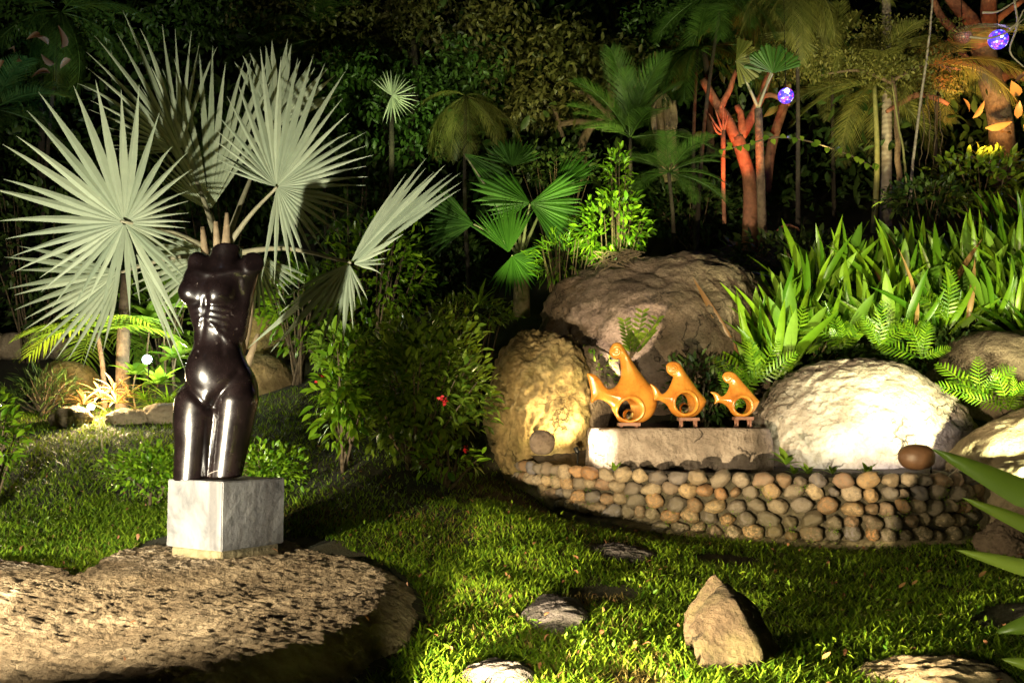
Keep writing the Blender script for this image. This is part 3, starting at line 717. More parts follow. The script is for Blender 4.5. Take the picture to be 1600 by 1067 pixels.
for fi, fd in enumerate(fish_defs):
    k = 1 / 4.85; cr_ = math.cos(R(fd['rot']))
    cx_ = fd['cx']; cz_ = fd['stand'][1]
    tr = lambda p: ((p[0] - cx_) * k / cr_, (cz_ - p[1]) * k)
    poly = [tuple(tr(p)) for p in fd['o']]
    pc = [Vector((a, 0, b_)) for a, b_ in poly] + [Vector((poly[0][0], 0, poly[0][1]))]
    poly = [(q.x, q.z) for q in spline(pc, 110)][:-1]
    hc = tr(fd['hole']); hr = fd['hr'] * k; cc = tr(fd['curl']); crr = fd['cr'] * k; T = fd['T']
    tail_x = tr((fd['o'][len(fd['o']) // 2][0], 0))[0]
    xmin = min(p[0] for p in poly); xmax = max(p[0] for p in poly); zmax = max(p[1] for p in poly)
    spir = []
    for i in range(64):
        a = i / 63; th = a * 4.0 * math.pi + math.pi * .5; rr = crr * (.06 + .80 * a)
        spir.append((cc[0] + rr * math.cos(-th), cc[1] + rr * math.sin(-th)))
    def fish(X, Y, Z):
        d2 = polysd(X, Z, poly)
        # thickness varies: thin tail and curl, fat body
        body = np.clip((X - xmin) / (xmax - xmin), 0, 1) ; up = np.clip(Z / zmax, 0, 1)
        tk = T * (.42 + .58 * np.clip(body * 2.6 - .4, 0, 1)) * (1 - .5 * up)
        Rr = min(T, 22 * (1 if fi == 0 else .7))
        q = np.maximum(d2 + Rr, 0)
        d = (np.sqrt(q ** 2 + (Y / tk * Rr) ** 2) - Rr)
        rh = np.sqrt((X - hc[0]) ** 2 + (Z - hc[1]) ** 2)
        # rim torus both sides and the bore
        d = d - 2.2 * np.exp(-((rh - hr - 3.2) / 2.2) ** 2)
        d = smax(d, hr - rh, 1.5)
        # curl: eye groove spiral
        sp = np.full(X.shape, 1e9)
        near_ = (np.abs(X - cc[0]) < crr + 6) & (np.abs(Z - cc[1]) < crr + 6)
        xx, zz = X[near_], Z[near_]; dd = np.full(xx.shape, 1e9)
        for i in range(len(spir) - 1):
            ax_, az = spir[i]; bx_, bz = spir[i + 1]; ex, ez = bx_ - ax_, bz - az
            tt = np.clip(((xx - ax_) * ex + (zz - az) * ez) / (ex * ex + ez * ez), 0, 1)
            dd = np.minimum(dd, np.sqrt((xx - ax_ - ex * tt) ** 2 + (zz - az - ez * tt) ** 2))
        sp[near_] = dd
        d = d + np.where(near_, np.exp(-(sp / 1.0) ** 2) * 1.5, 0)
        return d
    V, Fc = surface_nets(fish, (xmin - 3, -T - 5, -3), (xmax + 3, T + 5, zmax + 3), .85 if fi == 0 else .7)
    s_ = fd['d'] / F; bp = P(900 + cx_ * k, 510 + cz_ * k, fd['d'])
    st_h = bp.z - PED_Z
    t = thing('fish_sculpture', fd['lab'], 'sculpture', (bp.x, bp.y, PED_Z), 'orange fish sculptures on the slab')
    E = np.array(Matrix.Rotation(R(fd['rot']), 3, 'Z'))
    V = (V * s_) @ E.T + np.array([bp.x, bp.y, bp.z])
    obj('body', V, Fc, M['glaze'], t)
    # glass ball in the bore
    if fi < 2:
        gr = hr * .52; gp = Vector((hc[0] + 3, 0, hc[1] - hr + gr)) * s_
        gp = Matrix.Rotation(R(fd['rot']), 3, 'Z') @ gp
        Vb, Fb = ICO[3]; obj('glass_ball', Vb * gr * s_ + np.array([bp.x + gp.x, bp.y + gp.y, bp.z + gp.z]), Fb, M['glass'], t)
    sx_ = ((fd['stand'][0] - cx_) * k) * s_
    ws = [.065, .06, .055][fi]; hz = max(.03, st_h)
    topz = PED_Z + hz
    v, f = boxv((bp.x + sx_, bp.y, topz - .008), (ws, .045, .009)); obj('stand_top', v, f, M['standwood'], t, False)
    for fx in (-1, 1):
        for fy in (-1, 1):
            v, f = tube([(bp.x + sx_ + fx * ws * .7, bp.y + fy * .03, topz - .017), (bp.x + sx_ + fx * ws * .7, bp.y + fy * .03, PED_Z + (hz - .017) * .4), (bp.x + sx_ + fx * ws * .75, bp.y + fy * .03, PED_Z - .004)], [.009, .006, .012], 8)
            obj('stand_foot', v, f, M['standwood'], t)

# ------------------------------------------------------------------ leaf kits
def leaf_tm(L=1, W=.3, seg=5, fold=.25, droop=.25, tip=.15, peak=.4):
    V = []; Fc = []
    for i in range(seg + 1):
        t_ = i / seg
        wv = W / 2 * (math.sin(math.pi * min(1, t_ ** (math.log(.5) / math.log(peak)))) ** .8 if 0 < t_ < 1 else (tip * .0))
        if i == 0: wv = W * .06
        y = L * t_; z = -droop * L * t_ * t_
        V += [(-wv, y, z + fold * wv), (0, y, z), (wv, y, z + fold * wv)]
    for i in range(seg):
        a = i * 3
        Fc += [(a, a + 1, a + 4, a + 3), (a + 1, a + 2, a + 5, a + 4)]
    return np.array(V), Fc
def cloud(tm, Ms):
    """tm = (V,F); Ms list of 4x4 -> merged arrays"""
    V, Fc = tm; A_ = np.array([np.array(m_) for m_ in Ms]); n_ = len(Ms)
    W_ = np.einsum('kij,nj->kni', A_[:, :3, :3], V) + A_[:, None, :3, 3]
    Fa = []
    k = len(V)
    quads = np.array(Fc)
    Fa = (quads[None] + (np.arange(n_) * k)[:, None, None]).reshape(-1, quads.shape[1])
    return W_.reshape(-1, 3), Fa
def rdir(upb=0.0):
    while True:
        v = Vector((random.uniform(-1, 1), random.uniform(-1, 1), random.uniform(-1, 1)))
        if .05 < v.length < 1: break
    v.normalize(); v.z += upb; return v.normalized()
CAMV = Vector((0, 0, CZ))
def leafy(t, Ms, tm, mesh_mat, parts=300, pname='leaf'):
    """nearest leaves are single parts, the rest one stuff mesh"""
    Ms = sorted(Ms, key=lambda m_: (m_.translation - CAMV).length)
    if parts:
        me = [rawmesh(pname, tm_[0], tm_[1], mesh_mat) for tm_ in (tm if isinstance(tm, list) else [tm])]
        for m_ in Ms[:parts]: place(pname, random.choice(me), m_, t)
    rest = Ms[parts:]
    if rest:
        V, Fc = cloud(tm[0] if isinstance(tm, list) else tm, rest)
        o = obj('foliage', V, Fc, mesh_mat, t); o['kind'] = 'stuff'
def shrub(name, label, cat, c, r, n_, size, mat_, tm, parts=300, up=.3, hollow=.55, twigs=14, group=None, clump=.5, base=None):
    base = base or Vector((c[0], c[1], gz(c[0], c[1])))
    t = thing(name, label, cat, base, group)
    Ms = []; c = Vector(c); off = Vector((random.random() * 9,) * 3); tries = 0
    while len(Ms) < n_ and tries < n_ * 20:
        tries += 1
        d = rdir(); q = d * (random.uniform(hollow, 1.0))
        if noise.noise(d * 2.6 + off) * .5 + .5 < clump * random.uniform(.5, 1.0): continue
        k = 1 + .28 * noise.noise(d * 1.8 + off)
        p = c + Vector((q.x * r[0], q.y * r[1], q.z * r[2])) * k
        if p.z < gz(p.x, p.y) + .02: continue
        dd = (d + rdir() * .8 + Vector((0, 0, up))).normalized()
        Ms.append(frame(p, dd, rdir(1.4), size * random.uniform(.65, 1.2)))
    leafy(t, Ms, tm, mat_, parts)
    tw = []
    for i in range(max(1, twigs)):
        d = rdir(.4); e = c + Vector((d.x * r[0], d.y * r[1], abs(d.z) * r[2])) * .85
        b0 = base + Vector((random.uniform(-.1, .1) * r[0], random.uniform(-.1, .1), -.02))
        tw.append(stem([b0, b0.lerp(e, .5) + rdir() * .06 * r[0], e], [.012, .007, .003], 6, 5))
    v, f = merge(tw); obj('stems', v, f, M['twig'], t)
    return t
TM_ELL = leaf_tm(1, .42, 4, .3, .25, peak=.45)
TM_ELL2 = leaf_tm(1, .36, 4, .4, .45, peak=.4)
TM_STRAP = leaf_tm(1, .105, 7, .45, .32, peak=.5)
TM_STRAP2 = leaf_tm(1, .17, 7, .5, .5, peak=.55)
TM_GRASS = leaf_tm(1, .07, 6, .6, .8, peak=.3)
TM_ROUND = leaf_tm(1, .85, 5, .2, .2, peak=.35)

def frond(L=1.0, n_=30, ll=.35, lw=.03, droop=.45, ldroop=.35, vang=.35, fwd=.7, tipk=.35):
    """pinnate palm frond along +Y, drooping in -Z; built as one mesh: rachis and leaflets"""
    parts = []
    pts = []
    for i in range(13):
        a = i / 12; pts.append(Vector((0, L * (a - .18 * droop * a ** 3), -droop * L * a ** 2.2 * .6)))
    parts.append(tube(pts, lerpl([.012 * L, .007 * L, .003 * L], 13), 5))
    def at(a):
        i = a * 12; k = min(int(i), 11); return pts[k].lerp(pts[k + 1], i - k), (pts[k + 1] - pts[k]).normalized()
    Vs = []; Fs = []
    for i in range(n_):
        a = .14 + .86 * i / (n_ - 1); p, tn = at(a)
        l = L * ll * (math.sin(math.pi * (a * .82 + .1)) ** .7) * (1 if a < .9 else .8)
        for sg in (-1, 1):
            side = Vector((sg, 0, 0)); up = side.cross(tn) * sg
            f_ = fwd + .6 * a; dr = (side * 1.0 + tn * f_ + up * vang + rdir() * .06).normalized()
            w_ = L * lw; wv = tn * w_ * .5
            k = len(Vs); n3 = 3
            for j in range(n3 + 1):
                b_ = j / n3; q = p + dr * l * b_ + Vector((0, 0, -ldroop * l * b_ * b_))
                ww = [.55, 1, .75, .05][j]
                Vs += [tuple(q - wv * ww), tuple(q + wv * ww)]
            for j in range(n3):
                a0 = k + j * 2; Fs.append((a0, a0 + 1, a0 + 3, a0 + 2))
    parts.append((Vs, Fs)); return merge(parts)
FR = {}
def frmesh(kind, mat_):
    key = (kind, mat_.name)
    if key not in FR:
        pr_ = dict(areca=dict(n_=46, ll=.30, lw=.014, droop=.5, ldroop=.25, vang=.4), coco=dict(n_=44, ll=.26, lw=.013, droop=.8, ldroop=.4, vang=.1),
                   small=dict(n_=16, ll=.42, lw=.045, droop=.8, ldroop=.4, vang=.15, fwd=.45), fern=dict(n_=12, ll=.22, lw=.042, droop=.45, ldroop=.15, vang=.2, fwd=.25), phoenix=dict(n_=40, ll=.24, lw=.016, droop=.35, ldroop=.1, vang=.5))[kind]
        FR[key] = [rawmesh('frond', *frond(1.0, **pr_), mat_) for _ in range(2)]
    return random.choice(FR[key])
def palm(label, base, crown, trunk_r, n_, L, mat_, kind='areca', el=(10, 75), group=None, trunk_mat='bark', az=None, name='palm_tree', stems=1):
    t = thing(name, label, 'palm', base, group)
    base = Vector(base); crown = Vector(crown)
    if trunk_r:
        v, f = stem([base - Vector((0, 0, .1)), base.lerp(crown, .5) + Vector((random.uniform(-.06, .06), 0, 0)), crown], [trunk_r * 1.25, trunk_r, trunk_r * .8], 10, 10)
        obj('trunk', v, f, M[trunk_mat], t)
    for i in range(n_):
        a = (az[0] + (az[1] - az[0]) * (i + random.random() * .6) / n_ if az else 2 * math.pi * (i + random.uniform(-.2, .2)) / n_ * 1.0)
        e = R(random.uniform(*el)); d = Vector((math.cos(a) * math.cos(e), math.sin(a) * math.cos(e), math.sin(e)))
        place('frond', frmesh(kind, mat_), frame(crown, d, (0, 0, 1) if e < R(85) else (0, 1, 0), L * random.uniform(.8, 1.1)), t)
    return t

# fan palm leaf defined by its segment tips
def fanleaf(t, hub, d, tips, nseg, mat_, joined=.42, wfac=1.0, wmax=11, pet=None, name='fan_leaf', pleat=.35, droop=.03, petr=.012, scallop=False, hubdepth=0.0):
    """tips: (image angle ccw from right in degrees, length px, depth offset m of the tip)"""
    tips = sorted(tips); A_ = np.array(tips, float); angs = np.linspace(A_[0, 0], A_[-1, 0], nseg)
    angs = angs + np.array([random.uniform(-.9, .9) for _ in angs])
    H = P(hub[0], hub[1], d); s = pxm(d); V = []; Fc = []
    da = R((A_[-1, 0] - A_[0, 0]) / (nseg - 1)) / 2
    st = [.02, .12, .25, joined, joined + (1 - joined) * .25, joined + (1 - joined) * .5, joined + (1 - joined) * .75, joined + (1 - joined) * .92, 1.0]
    for a in angs:
        L = float(np.interp(a, A_[:, 0], A_[:, 1])) * random.uniform(.90, 1.06); dz = float(np.interp(a, A_[:, 0], A_[:, 2])) + random.uniform(-.03, .03)
        ra = R(a); ax_ = Vector((math.cos(ra), 0, math.sin(ra))); sd_ = Vector((-math.sin(ra), 0, math.cos(ra)))
        base_w = min(math.tan(da) * joined * L * wfac, wmax)
        k = len(V); bend = random.uniform(-1, 1) * .03
        tw = random.uniform(-.5, .5); dk = droop if random.random() > .2 else random.uniform(.05, .14)
        for q in st:
            if q <= joined: ww = min(math.tan(da) * q * L * wfac * 1.02, wmax)
            else:
                u_ = (q - joined) / (1 - joined); ww = base_w * (1 + .25 * math.sin(math.pi * min(1, u_ * 1.4)) ) * (1 - u_ ** 1.6) + .15
            if scallop and q == 1.0: ww = base_w * .8
            c_ = H + ax_ * (L * q * s) + Vector((0, dz * q ** 1.3 - hubdepth * (1 - q) , 0)) + Vector((0, 0, -dk * (q ** 4) * L * s)) + sd_ * (bend * L * s * q * q)
            pl = ww * s * pleat
            yo = ww * s * tw * max(0, q - joined)
            V += [tuple(c_ + sd_ * (ww * s) + Vector((0, pl + yo, 0))), tuple(c_ + Vector((0, -pl, 0))), tuple(c_ - sd_ * (ww * s) + Vector((0, pl - yo, 0)))]
        for j in range(len(st) - 1):
            b_ = k + j * 3; Fc += [(b_, b_ + 1, b_ + 4, b_ + 3), (b_ + 1, b_ + 2, b_ + 5, b_ + 4)]
    o = obj(name, V, Fc, mat_, t, smooth=False)
    if pet is not None:
        pts = spline([H + Vector((0, .01, 0)), H.lerp(pet, .5) + Vector((0, .02, .06 * (H - pet).length)), pet], 10)
        v, f = tube(pts, lerpl([petr * .6, petr, petr * 1.6], 11), 7)
        # hastula where the stalk joins the blade, then the stalk
        obj('petiole', v, f, M['petiole'], o)
    return o

# ------------------------------------------------------------------ silver fan palm
crown = P(345, 400, 5.25); tb = Vector((crown.x + .02, 5.35, 0)); tb.z = gz(tb.x, 5.35)
t = thing('silver_fan_palm', 'large silver blue fan palm with spiky round leaves behind the dark torso', 'palm', tb)
v, f = stem([tb - Vector((0, 0, .1)), tb.lerp(crown, .5), crown], [.15, .12, .09], 10, 14); obj('trunk', v, f, M['leafbase'], t)
for i in range(12):
    a = i * 2.4; zz = random.uniform(.35, 1.0); p0_ = tb.lerp(crown, zz * .95); dr = Vector((math.cos(a), math.sin(a), 0))
    v, f = stem([p0_ + dr * .07, p0_ + dr * .12 + Vector((0, 0, .16)), p0_ + dr * random.uniform(.12, .2) + Vector((0, 0, .34))], [.035, .026, .012], 6, 6); obj('leaf_base', v, f, M['leafbase'], t)
L1 = [(-58, 215, .05), (-40, 150, .06), (-27, 95, .12), (-5, 92, .14), (22, 100, .16), (40, 122, .14), (56, 152, .1), (72, 185, .05), (81, 225, .0), (94, 240, -.02), (110, 255, -.04), (124, 280, 0), (135, 245, 0), (144, 238, 0), (162, 220, .02), (181, 205, .04), (201, 185, .02), (214, 168, 0), (239, 152, -.04), (270, 138, -.05), (288, 150, -.02)]
fanleaf(t, (187, 345), 4.75, L1, 38, M['silver'], .28, 1.25, 10, crown, hubdepth=-.06)
# long drooping strips at its lower right
fanleaf(t, (212, 395), 4.80, [(-70, 150, .05), (-66, 195, .05), (-57, 120, 0)], 4, M['silver'], .3, 1.5, 6)
L2 = [(-94, 150, -.05), (-80, 140, -.05), (-69, 139, -.05), (-56, 134, -.08), (-36, 143, -.1), (-20, 132, -.12), (-4, 150, -.1), (18, 158, -.06), (32, 160, 0), (44, 167, 0), (54, 186, .0), (64, 228, 0), (73, 228, .02), (87, 236, .05), (97, 250, .08), (105, 235, .1), (118, 190, .08), (131, 163, 0), (148, 112, -.06), (163, 84, -.1)]
fanleaf(t, (432, 292), 4.95, L2, 37, M['silver'], .28, 1.25, 9.5, crown)
fanleaf(t, (548, 410), 4.7, [(32, 222, -.12), (37, 228, -.08), (43, 225, -.03), (49, 222, .0), (56, 212, .08), (61, 214, .12), (66, 130, .14)], 10, M['silver'], .35, 1.9, 9, crown)
fanleaf(t, (552, 412), 4.66, [(-18, 50, -.12), (12, 65, -.15), (26, 90, -.15), (38, 85, -.12)], 6, M['silver'], .3, 1.3, 9)
fanleaf(t, (545, 412), 4.72, [(205, 112, -.02), (214, 140, 0), (221, 205, .0), (228, 175, -.02), (236, 155, -.03), (246, 140, -.05), (258, 125, -.06), (268, 150, -.06), (280, 80, -.1), (300, 75, -.12)], 13, M['silver'], .32, 1.2, 8)
fanleaf(t, (282, 235), 5.6, [(78, 200, .1), (92, 215, .1), (104, 240, .06), (114, 250, .05), (124, 250, .0), (134, 245, 0), (145, 200, .0), (160, 150, 0), (185, 100, 0)], 19, M['silver'], .28, 1.0, 8, crown)
fanleaf(t, (328, 330), 5.5, [(62, 250, .1), (75, 285, .1), (85, 285, .05), (95, 290, .0), (103, 260, -.1), (115, 230, -.15), (130, 130, -.15), (150, 80, -.1)], 19, M['silver'], .36, 1.05, 8, crown)
fanleaf(t, (188, 425), 5.35, [(165, 175, 0), (175, 190, .05), (190, 185, .05), (205, 175, 0), (220, 165, 0), (235, 160, -.05), (250, 135, -.05), (262, 120, -.05)], 16, M['silver'], .4, 1.0, 9, crown)
fanleaf(t, (330, 400), 5.6, [(150, 90, 0), (170, 120, 0), (190, 130, 0), (205, 135, 0), (222, 120, 0), (240, 100, 0)], 14, M['silver'], .4, 1.1, 9)
fanleaf(t, (400, 400), 5.7, [(-100, 100, 0), (-80, 95, 0), (-60, 90, 0), (-40, 85, 0), (-20, 90, 0)], 12, M['silver'], .4, 1.1, 7)
fanleaf(t, (430, 200), 5.8, [(30, 120, 0), (60, 130, 0), (90, 145, 0), (120, 130, 0)], 14, M['silver'], .5, 1.1, 9, crown)

# ------------------------------------------------------------------ left bed: lamps and plants
def spotlight(label, loc, aim, m_em, big=1.0, cord=False):
    t = thing('garden_spotlight', label, 'lamp', loc, 'garden spotlights'); loc = Vector(loc); aim = (Vector(aim) - loc).normalized()
    v, f = tube([loc - aim * .07 * big, loc - aim * .06 * big, loc - aim * .0, loc + aim * .012], [.018 * big, .032 * big, .036 * big, .04 * big], 14)
    obj('housing', v, f[:-1], M['lampmetal'], t)
    Mx = frame(loc - aim * .004, aim.orthogonal(), aim, 1)
    V = [tuple(Mx @ Vector((.034 * big * math.cos(a), .034 * big * math.sin(a), 0))) for a in np.linspace(0, 2 * math.pi, 17)[:-1]]
    obj('lens', V, [tuple(range(16))], m_em, t)
    g0 = Vector((loc.x, loc.y, loc.z)) - aim * .05 * big
    v, f = tube([g0, Vector((g0.x, g0.y, g0.z - .12))], [.007, .005], 6); obj('ground_spike', v, f, M['lampmetal'], t)
    return t
M['lampmetal'] = plain('lamp_metal', (.015, .015, .015), (.03, .03, .03), .4, 20, .1, .001, metal=.6)
M['em_warm'] = emit('lamp_warm', (1, .85, .6), 60); M['em_cool'] = emit('lamp_cool', (.75, .88, 1), 90)
la = P(142, 636, 7.27); spotlight('glaring warm ground spotlight in the grass at the edge of the palm bed', la, la + Vector((.3, -.75, .35)), M['em_warm'], .7)
glow('palm_bed_lamp', la + Vector((.06, -.02, .09)), 85, (1, .70, .34), .03)
spot('palm_bed_up', la + Vector((.0, -.03, .07)), P(150, 520, 7.6), 24, (1, .85, .45), 110, .6, .02)
spot('palm_bed_lawn', la + Vector((.02, -.1, .16)), P(180, 720, 6.0), 20, (1, .9, .55), 120, .8, .03)
lb = P(230, 562, 7.35); spotlight('cold white spotlight shining between the leaves left of the dark torso', lb, lb + Vector((.1, -1, .1)), M['em_cool'], .9)
glow('cool_lamp', lb + Vector((0, .05, .05)), 26, (.85, .95, .8), .04)
glow('cool_lamp_back', P(300, 520, 8.0), 12, (.95, 1, .55), .05)
spotlight('small hooded spotlight behind the grey round stone', LAMP_C - Vector((.0, .03, .0)), P(850, 600, 6.4), M['em_warm'], .4)
spotlight('small hooded spotlight behind the brown egg shaped stone', LAMP_D - Vector((0, .03, 0)), P(1380, 630, 5.95), M['em_warm'], .4)

# small pinnate palm over the lamp
b0 = P(165, 625, 7.6); cr_ = P(152, 520, 7.6)
t = palm('small bright green feather palm leaning over the warm ground spotlight', (b0.x, 7.6, gz(b0.x, 7.6)), cr_, .02, 9, .62, M['lime'], 'small', (-5, 45))
# short trunk beside
b0 = P(192, 600, 7.7)
t = thing('slim_tree', 'slim straight brown trunk behind the big left fan leaf', 'tree', (b0.x, 7.7, gz(b0.x, 7.7)))
v, f = stem([(b0.x, 7.7, gz(b0.x, 7.7) - .05), P(192, 540, 7.7), P(197, 430, 7.75)], [.055, .05, .038], 8, 10); obj('trunk', v, f, M['bark'], t)
def rosette(name, label, cat, base, n_, L, mat_, tm, el=(25, 80), parts=True, group=None, az0=0):
    t = thing(name, label, cat, base, group); base = Vector(base); Ms = []
    for i in range(n_):
        a = az0 + i * 2.39996; e = R(el[0] + (el[1] - el[0]) * ((i + .5) / n_)); r_ = .015 * L + .03 * L * (1 - i / n_)
        d = Vector((math.cos(a) * math.cos(e), math.sin(a) * math.cos(e), math.sin(e)))
        Ms.append(frame(base + Vector((math.cos(a) * r_, math.sin(a) * r_, 0)), d, (0, 0, 1) if e < R(86) else (0, -1, 0), L * random.uniform(.7, 1.12)))
    me = rawmesh('leaf', tm[0], tm[1], mat_)
    for m_ in Ms: place('leaf', me, m_, t)
    return t
pos = ['leftmost', 'second from the left', 'third from the left', 'fourth from the left', 'rightmost']
for i, (px, py) in enumerate([(130, 632), (158, 622), (182, 630), (200, 622), (178, 612)]):
    p = P(px, py, 7.35 + .1 * (i % 2)); rosette('bromeliad', 'orange brown spiky bromeliad by the warm ground spotlight, ' + ['leftmost of them', 'directly above the glare', 'just right of the glare', 'rightmost of them', 'hindmost of them'][i], 'bromeliad', p, 16, .17, M['brom'], TM_STRAP2, (5, 75), group='bromeliads round the ground spotlight')
for i, (px, py, sz) in enumerate([(238, 640, .2), (262, 632, .24), (225, 625, .18), (280, 640, .18)]):
    p = P(px, py, 7.4); rosette('grass_tuft', ['arching grass tuft right beside the bromeliads', 'arching grass tuft left of the torso hip', 'short grass tuft below the cold white spotlight', 'arching grass tuft touching the torso outline'][i], 'grass tuft', p, 26, sz, M['green'], TM_GRASS, (20, 80), group='grass tufts in the palm bed')
for i, (px, py, sz, n_) in enumerate([(247, 600, .22, 11), (212, 585, .2, 9), (275, 560, .22, 12), (235, 500, .2, 12), (275, 480, .2, 12), (205, 520, .17, 10), (262, 440, .16, 12)]):
    p = P(px, py, 7.5 + .1 * i); g0 = gz(p.x, p.y)
    t = rosette('leafy_plant', ['bright lime plant with broad whorled leaves below the cold white spotlight', 'lime leaved plant left of the cold white spotlight', 'lime leaved plant against the waist of the torso', 'pale plant between the fan leaf strips left of the torso', 'lime plant beside the ribs of the torso', 'small lime plant left behind the big fan leaf', 'topmost lime plant between the fan leaf and the torso shoulder'][i], 'plant', p, n_, sz, M['lime'], TM_ELL, (0, 65), group='lime leaved plants in the palm bed')
    v, f = stem([(p.x + .02, p.y, g0 - .02), (p.x - .02, p.y, (g0 + p.z) / 2), p], [.01, .008, .006], 6, 6); obj('stem', v, f, M['twig'], t)
shrub('bush', 'lime green bush filling the space between the big fan leaf and the torso', 'bush', P(255, 500, 8.5), (.36, .3, .5), 420, .10, M['lime'], TM_ELL, 200, clump=.3)
shrub('bush', 'dark low bush left of the ground spotlight', 'bush', P(70, 625, 7.5), (.34, .25, .22), 500, .09, M['dark'], TM_STRAP, 0)
shrub('bush', 'small leaved bush cut by the left edge of the picture above the boulder', 'bush', P(-12, 680, 5.0), (.14, .2, .22), 330, .055, M['green'], TM_ELL, 150, clump=.2)
shrub('bush', 'low small leaved ground bush left of the marble plinth', 'bush', P(245, 732, 5.2), (.28, .24, .14), 1500, .035, M['green'], TM_ELL, 0, clump=.1, twigs=3, hollow=.2)
shrub('bush', 'low small leaved ground bush right of the marble plinth', 'bush', P(420, 732, 5.3), (.22, .24, .14), 1200, .035, M['green'], TM_ELL, 0, clump=.1, twigs=3, hollow=.2)

# ------------------------------------------------------------------ ixora bush and friends
IX = [TM_ELL, TM_ELL2]
def bushpx(px, py, d, rx, ry, rd, n_, size, mat_, label, parts=300, tm=IX, **k):
    s = pxm(d); return shrub('bush', label, 'bush', P(px, py, d), (rx * s, rd, ry * s), n_, size, mat_, tm, parts, **k)
t = bushpx(650, 604, 6.0, 130, 114, .45, 3600, .068, M['ixora'], 'big rounded glossy leaved bush with a few red flowers left of the yellow boulder', 300, clump=.3, hollow=.4, twigs=26)
for (px, py, d, k) in [(692, 625, 5.5, 6), (727, 700, 5.62, 3), (500, 592, 5.75, 2)]:
    c_ = P(px, py, d); Ms = [frame(c_ + rdir() * .02, rdir(.3), rdir(), .02) for _ in range(k * 3)]
    V, Fc = cloud(TM_ROUND, Ms); o = obj('flower_cluster', V, Fc, M['flower'], t)
bushpx(536, 608, 5.75, 52, 92, .28, 460, .085, M['green'], 'bright green leafy shoots on the left flank of the glossy bush', 300, clump=.2, hollow=.2, twigs=2)
bushpx(540, 545, 5.9, 55, 40, .25, 300, .07, M['lime'], 'yellow green shoots on top of the glossy bush under the right fan leaf', 200, clump=.3)
bushpx(590, 430, 7.6, 95, 90, .5, 900, .07, M['green'], 'dense dark green bush behind the folded right fan leaf', 300, clump=.3)
bushpx(470, 480, 7.8, 70, 70, .4, 600, .075, M['green'], 'green bush in the gap right of the torso', 200, clump=.3)
bushpx(735, 490, 7.2, 75, 28, .35, 650, .05, M['ixora'], 'low creeping bush on the bank above the glossy bush', 150, clump=.3)
bushpx(700, 720, 5.7, 60, 26, .18, 150, .07, M['green'], 'sparse leafy seedlings at the foot of the glossy bush', 150, clump=.4)
p = P(748, 478, 6.9); rosette('strap_plant', 'small bright strap leaved plant on the bank above the glossy bush', 'plant', p, 12, .2, M['lime'], TM_STRAP, (30, 80))
# climbing bright shrub
t = bushpx(955, 355, 8.0, 62, 60, .3, 600, .075, M['green'], 'bright green upright shrub growing over the huge boulder', 300, clump=.25)
bushpx(965, 275, 8.2, 22, 50, .12, 220, .065, M['green'], 'tall leafy shoot rising from the bright upright shrub', 200, clump=.15)
bushpx(878, 405, 7.9, 55, 45, .25, 300, .09, M['green'], 'dim green lance leaved bush at the upper left of the huge boulder', 200, tm=[TM_STRAP], clump=.3)
rt = []
for i in range(26):
    a = P(random.uniform(930, 1000), random.uniform(392, 412), 7.55); 
    rt.append(stem([a, a + Vector((random.uniform(-.12, .12), -.03, random.uniform(-.05, .04))), a + Vector((random.uniform(-.22, .18), -.08, random.uniform(-.12, .0)))], [.007, .005, .003], 6, 5))
v, f = merge(rt); o = obj('bare_roots', v, f, M['twig']); tag(o, 'tangle of bare pale roots along the top of the huge boulder', 'roots')
bushpx(925, 585, 6.75, 40, 42, .2, 260, .045, M['green'], 'small dark leaved bush behind the tail of the largest fish', 150, clump=.2)
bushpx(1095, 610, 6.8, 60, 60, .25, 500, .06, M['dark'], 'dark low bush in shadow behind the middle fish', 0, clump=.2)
# sprig above the big fish
b0 = P(985, 560, 6.5)
t = thing('leafy_sprig', 'upright sprig of small paired leaves behind the curl of the largest fish', 'plant', b0)
for (tx, ty) in ((1005, 485), (1030, 497), (975, 500), (990, 520), (1018, 520)):
    e = P(tx, ty, 6.5); v, f = stem([b0, b0.lerp(e, .5) + Vector((.02, 0, .03)), e], [.006, .004, .002], 6, 5); obj('stem', v, f, M['twig'], t)
    me = rawmesh('leaf', *TM_ELL, M['ixora'])
    for k in range(8):
        for sg in (-1, 1):
            p_ = b0.lerp(e, .25 + .1 * k); place('leaf', me, frame(p_, (sg * .8, -.2, .6), (0, -1, .5), .055), t)

# ------------------------------------------------------------------ planting on the right bank
k = 0
lil = [(1205,560,6.9),(1190,500,7.3),(1235,470,7.6),(1270,430,7.9),(1300,420,8.1),(1335,410,8.2),(1375,440,7.9),(1240,520,7.2),(1300,520,7.3),(1345,480,7.6),(1405,430,8.0),(1430,400,8.3),(1465,440,7.9),(1500,400,8.2),(1530,420,8.0),(1560,400,8.1),(1590,400,8.0),(1545,470,7.5),(1500,480,7.5),(1585,470,7.4),(1615,440,7.5),(1460,490,7.4),(1400,500,7.4),(1165,540,7.2),(1570,360,8.6),(1605,350,8.6),(1620,520,7.2)]
marks = ['against the left flank of the white boulder', 'above the leftmost fern', 'left of the tall centre clump', 'with leaves pointing straight up', 'tallest in the middle of the bank', 'under the pale palm trunk', 'leaning to the right beneath the trunk', 'short and shaded behind the fern', 'directly over the tallest fern', 'half hidden by other clumps', 'beside the brown flower spike', 'behind the brown flower spike', 'with one cut off leaf', 'with the broadest leaves', 'left of the corner clump', 'catching most light near the right', 'at the right edge halfway up', 'above the leaf shadowed boulder', 'left of the leaf shadowed boulder', 'right above the leaf shadowed boulder', 'cut by the right edge', 'low in the dark gap between ferns', 'between the two upright ferns', 'leftmost of the bank', 'highest near the right edge', 'topmost in the right corner of the bank', 'lowest at the right edge']
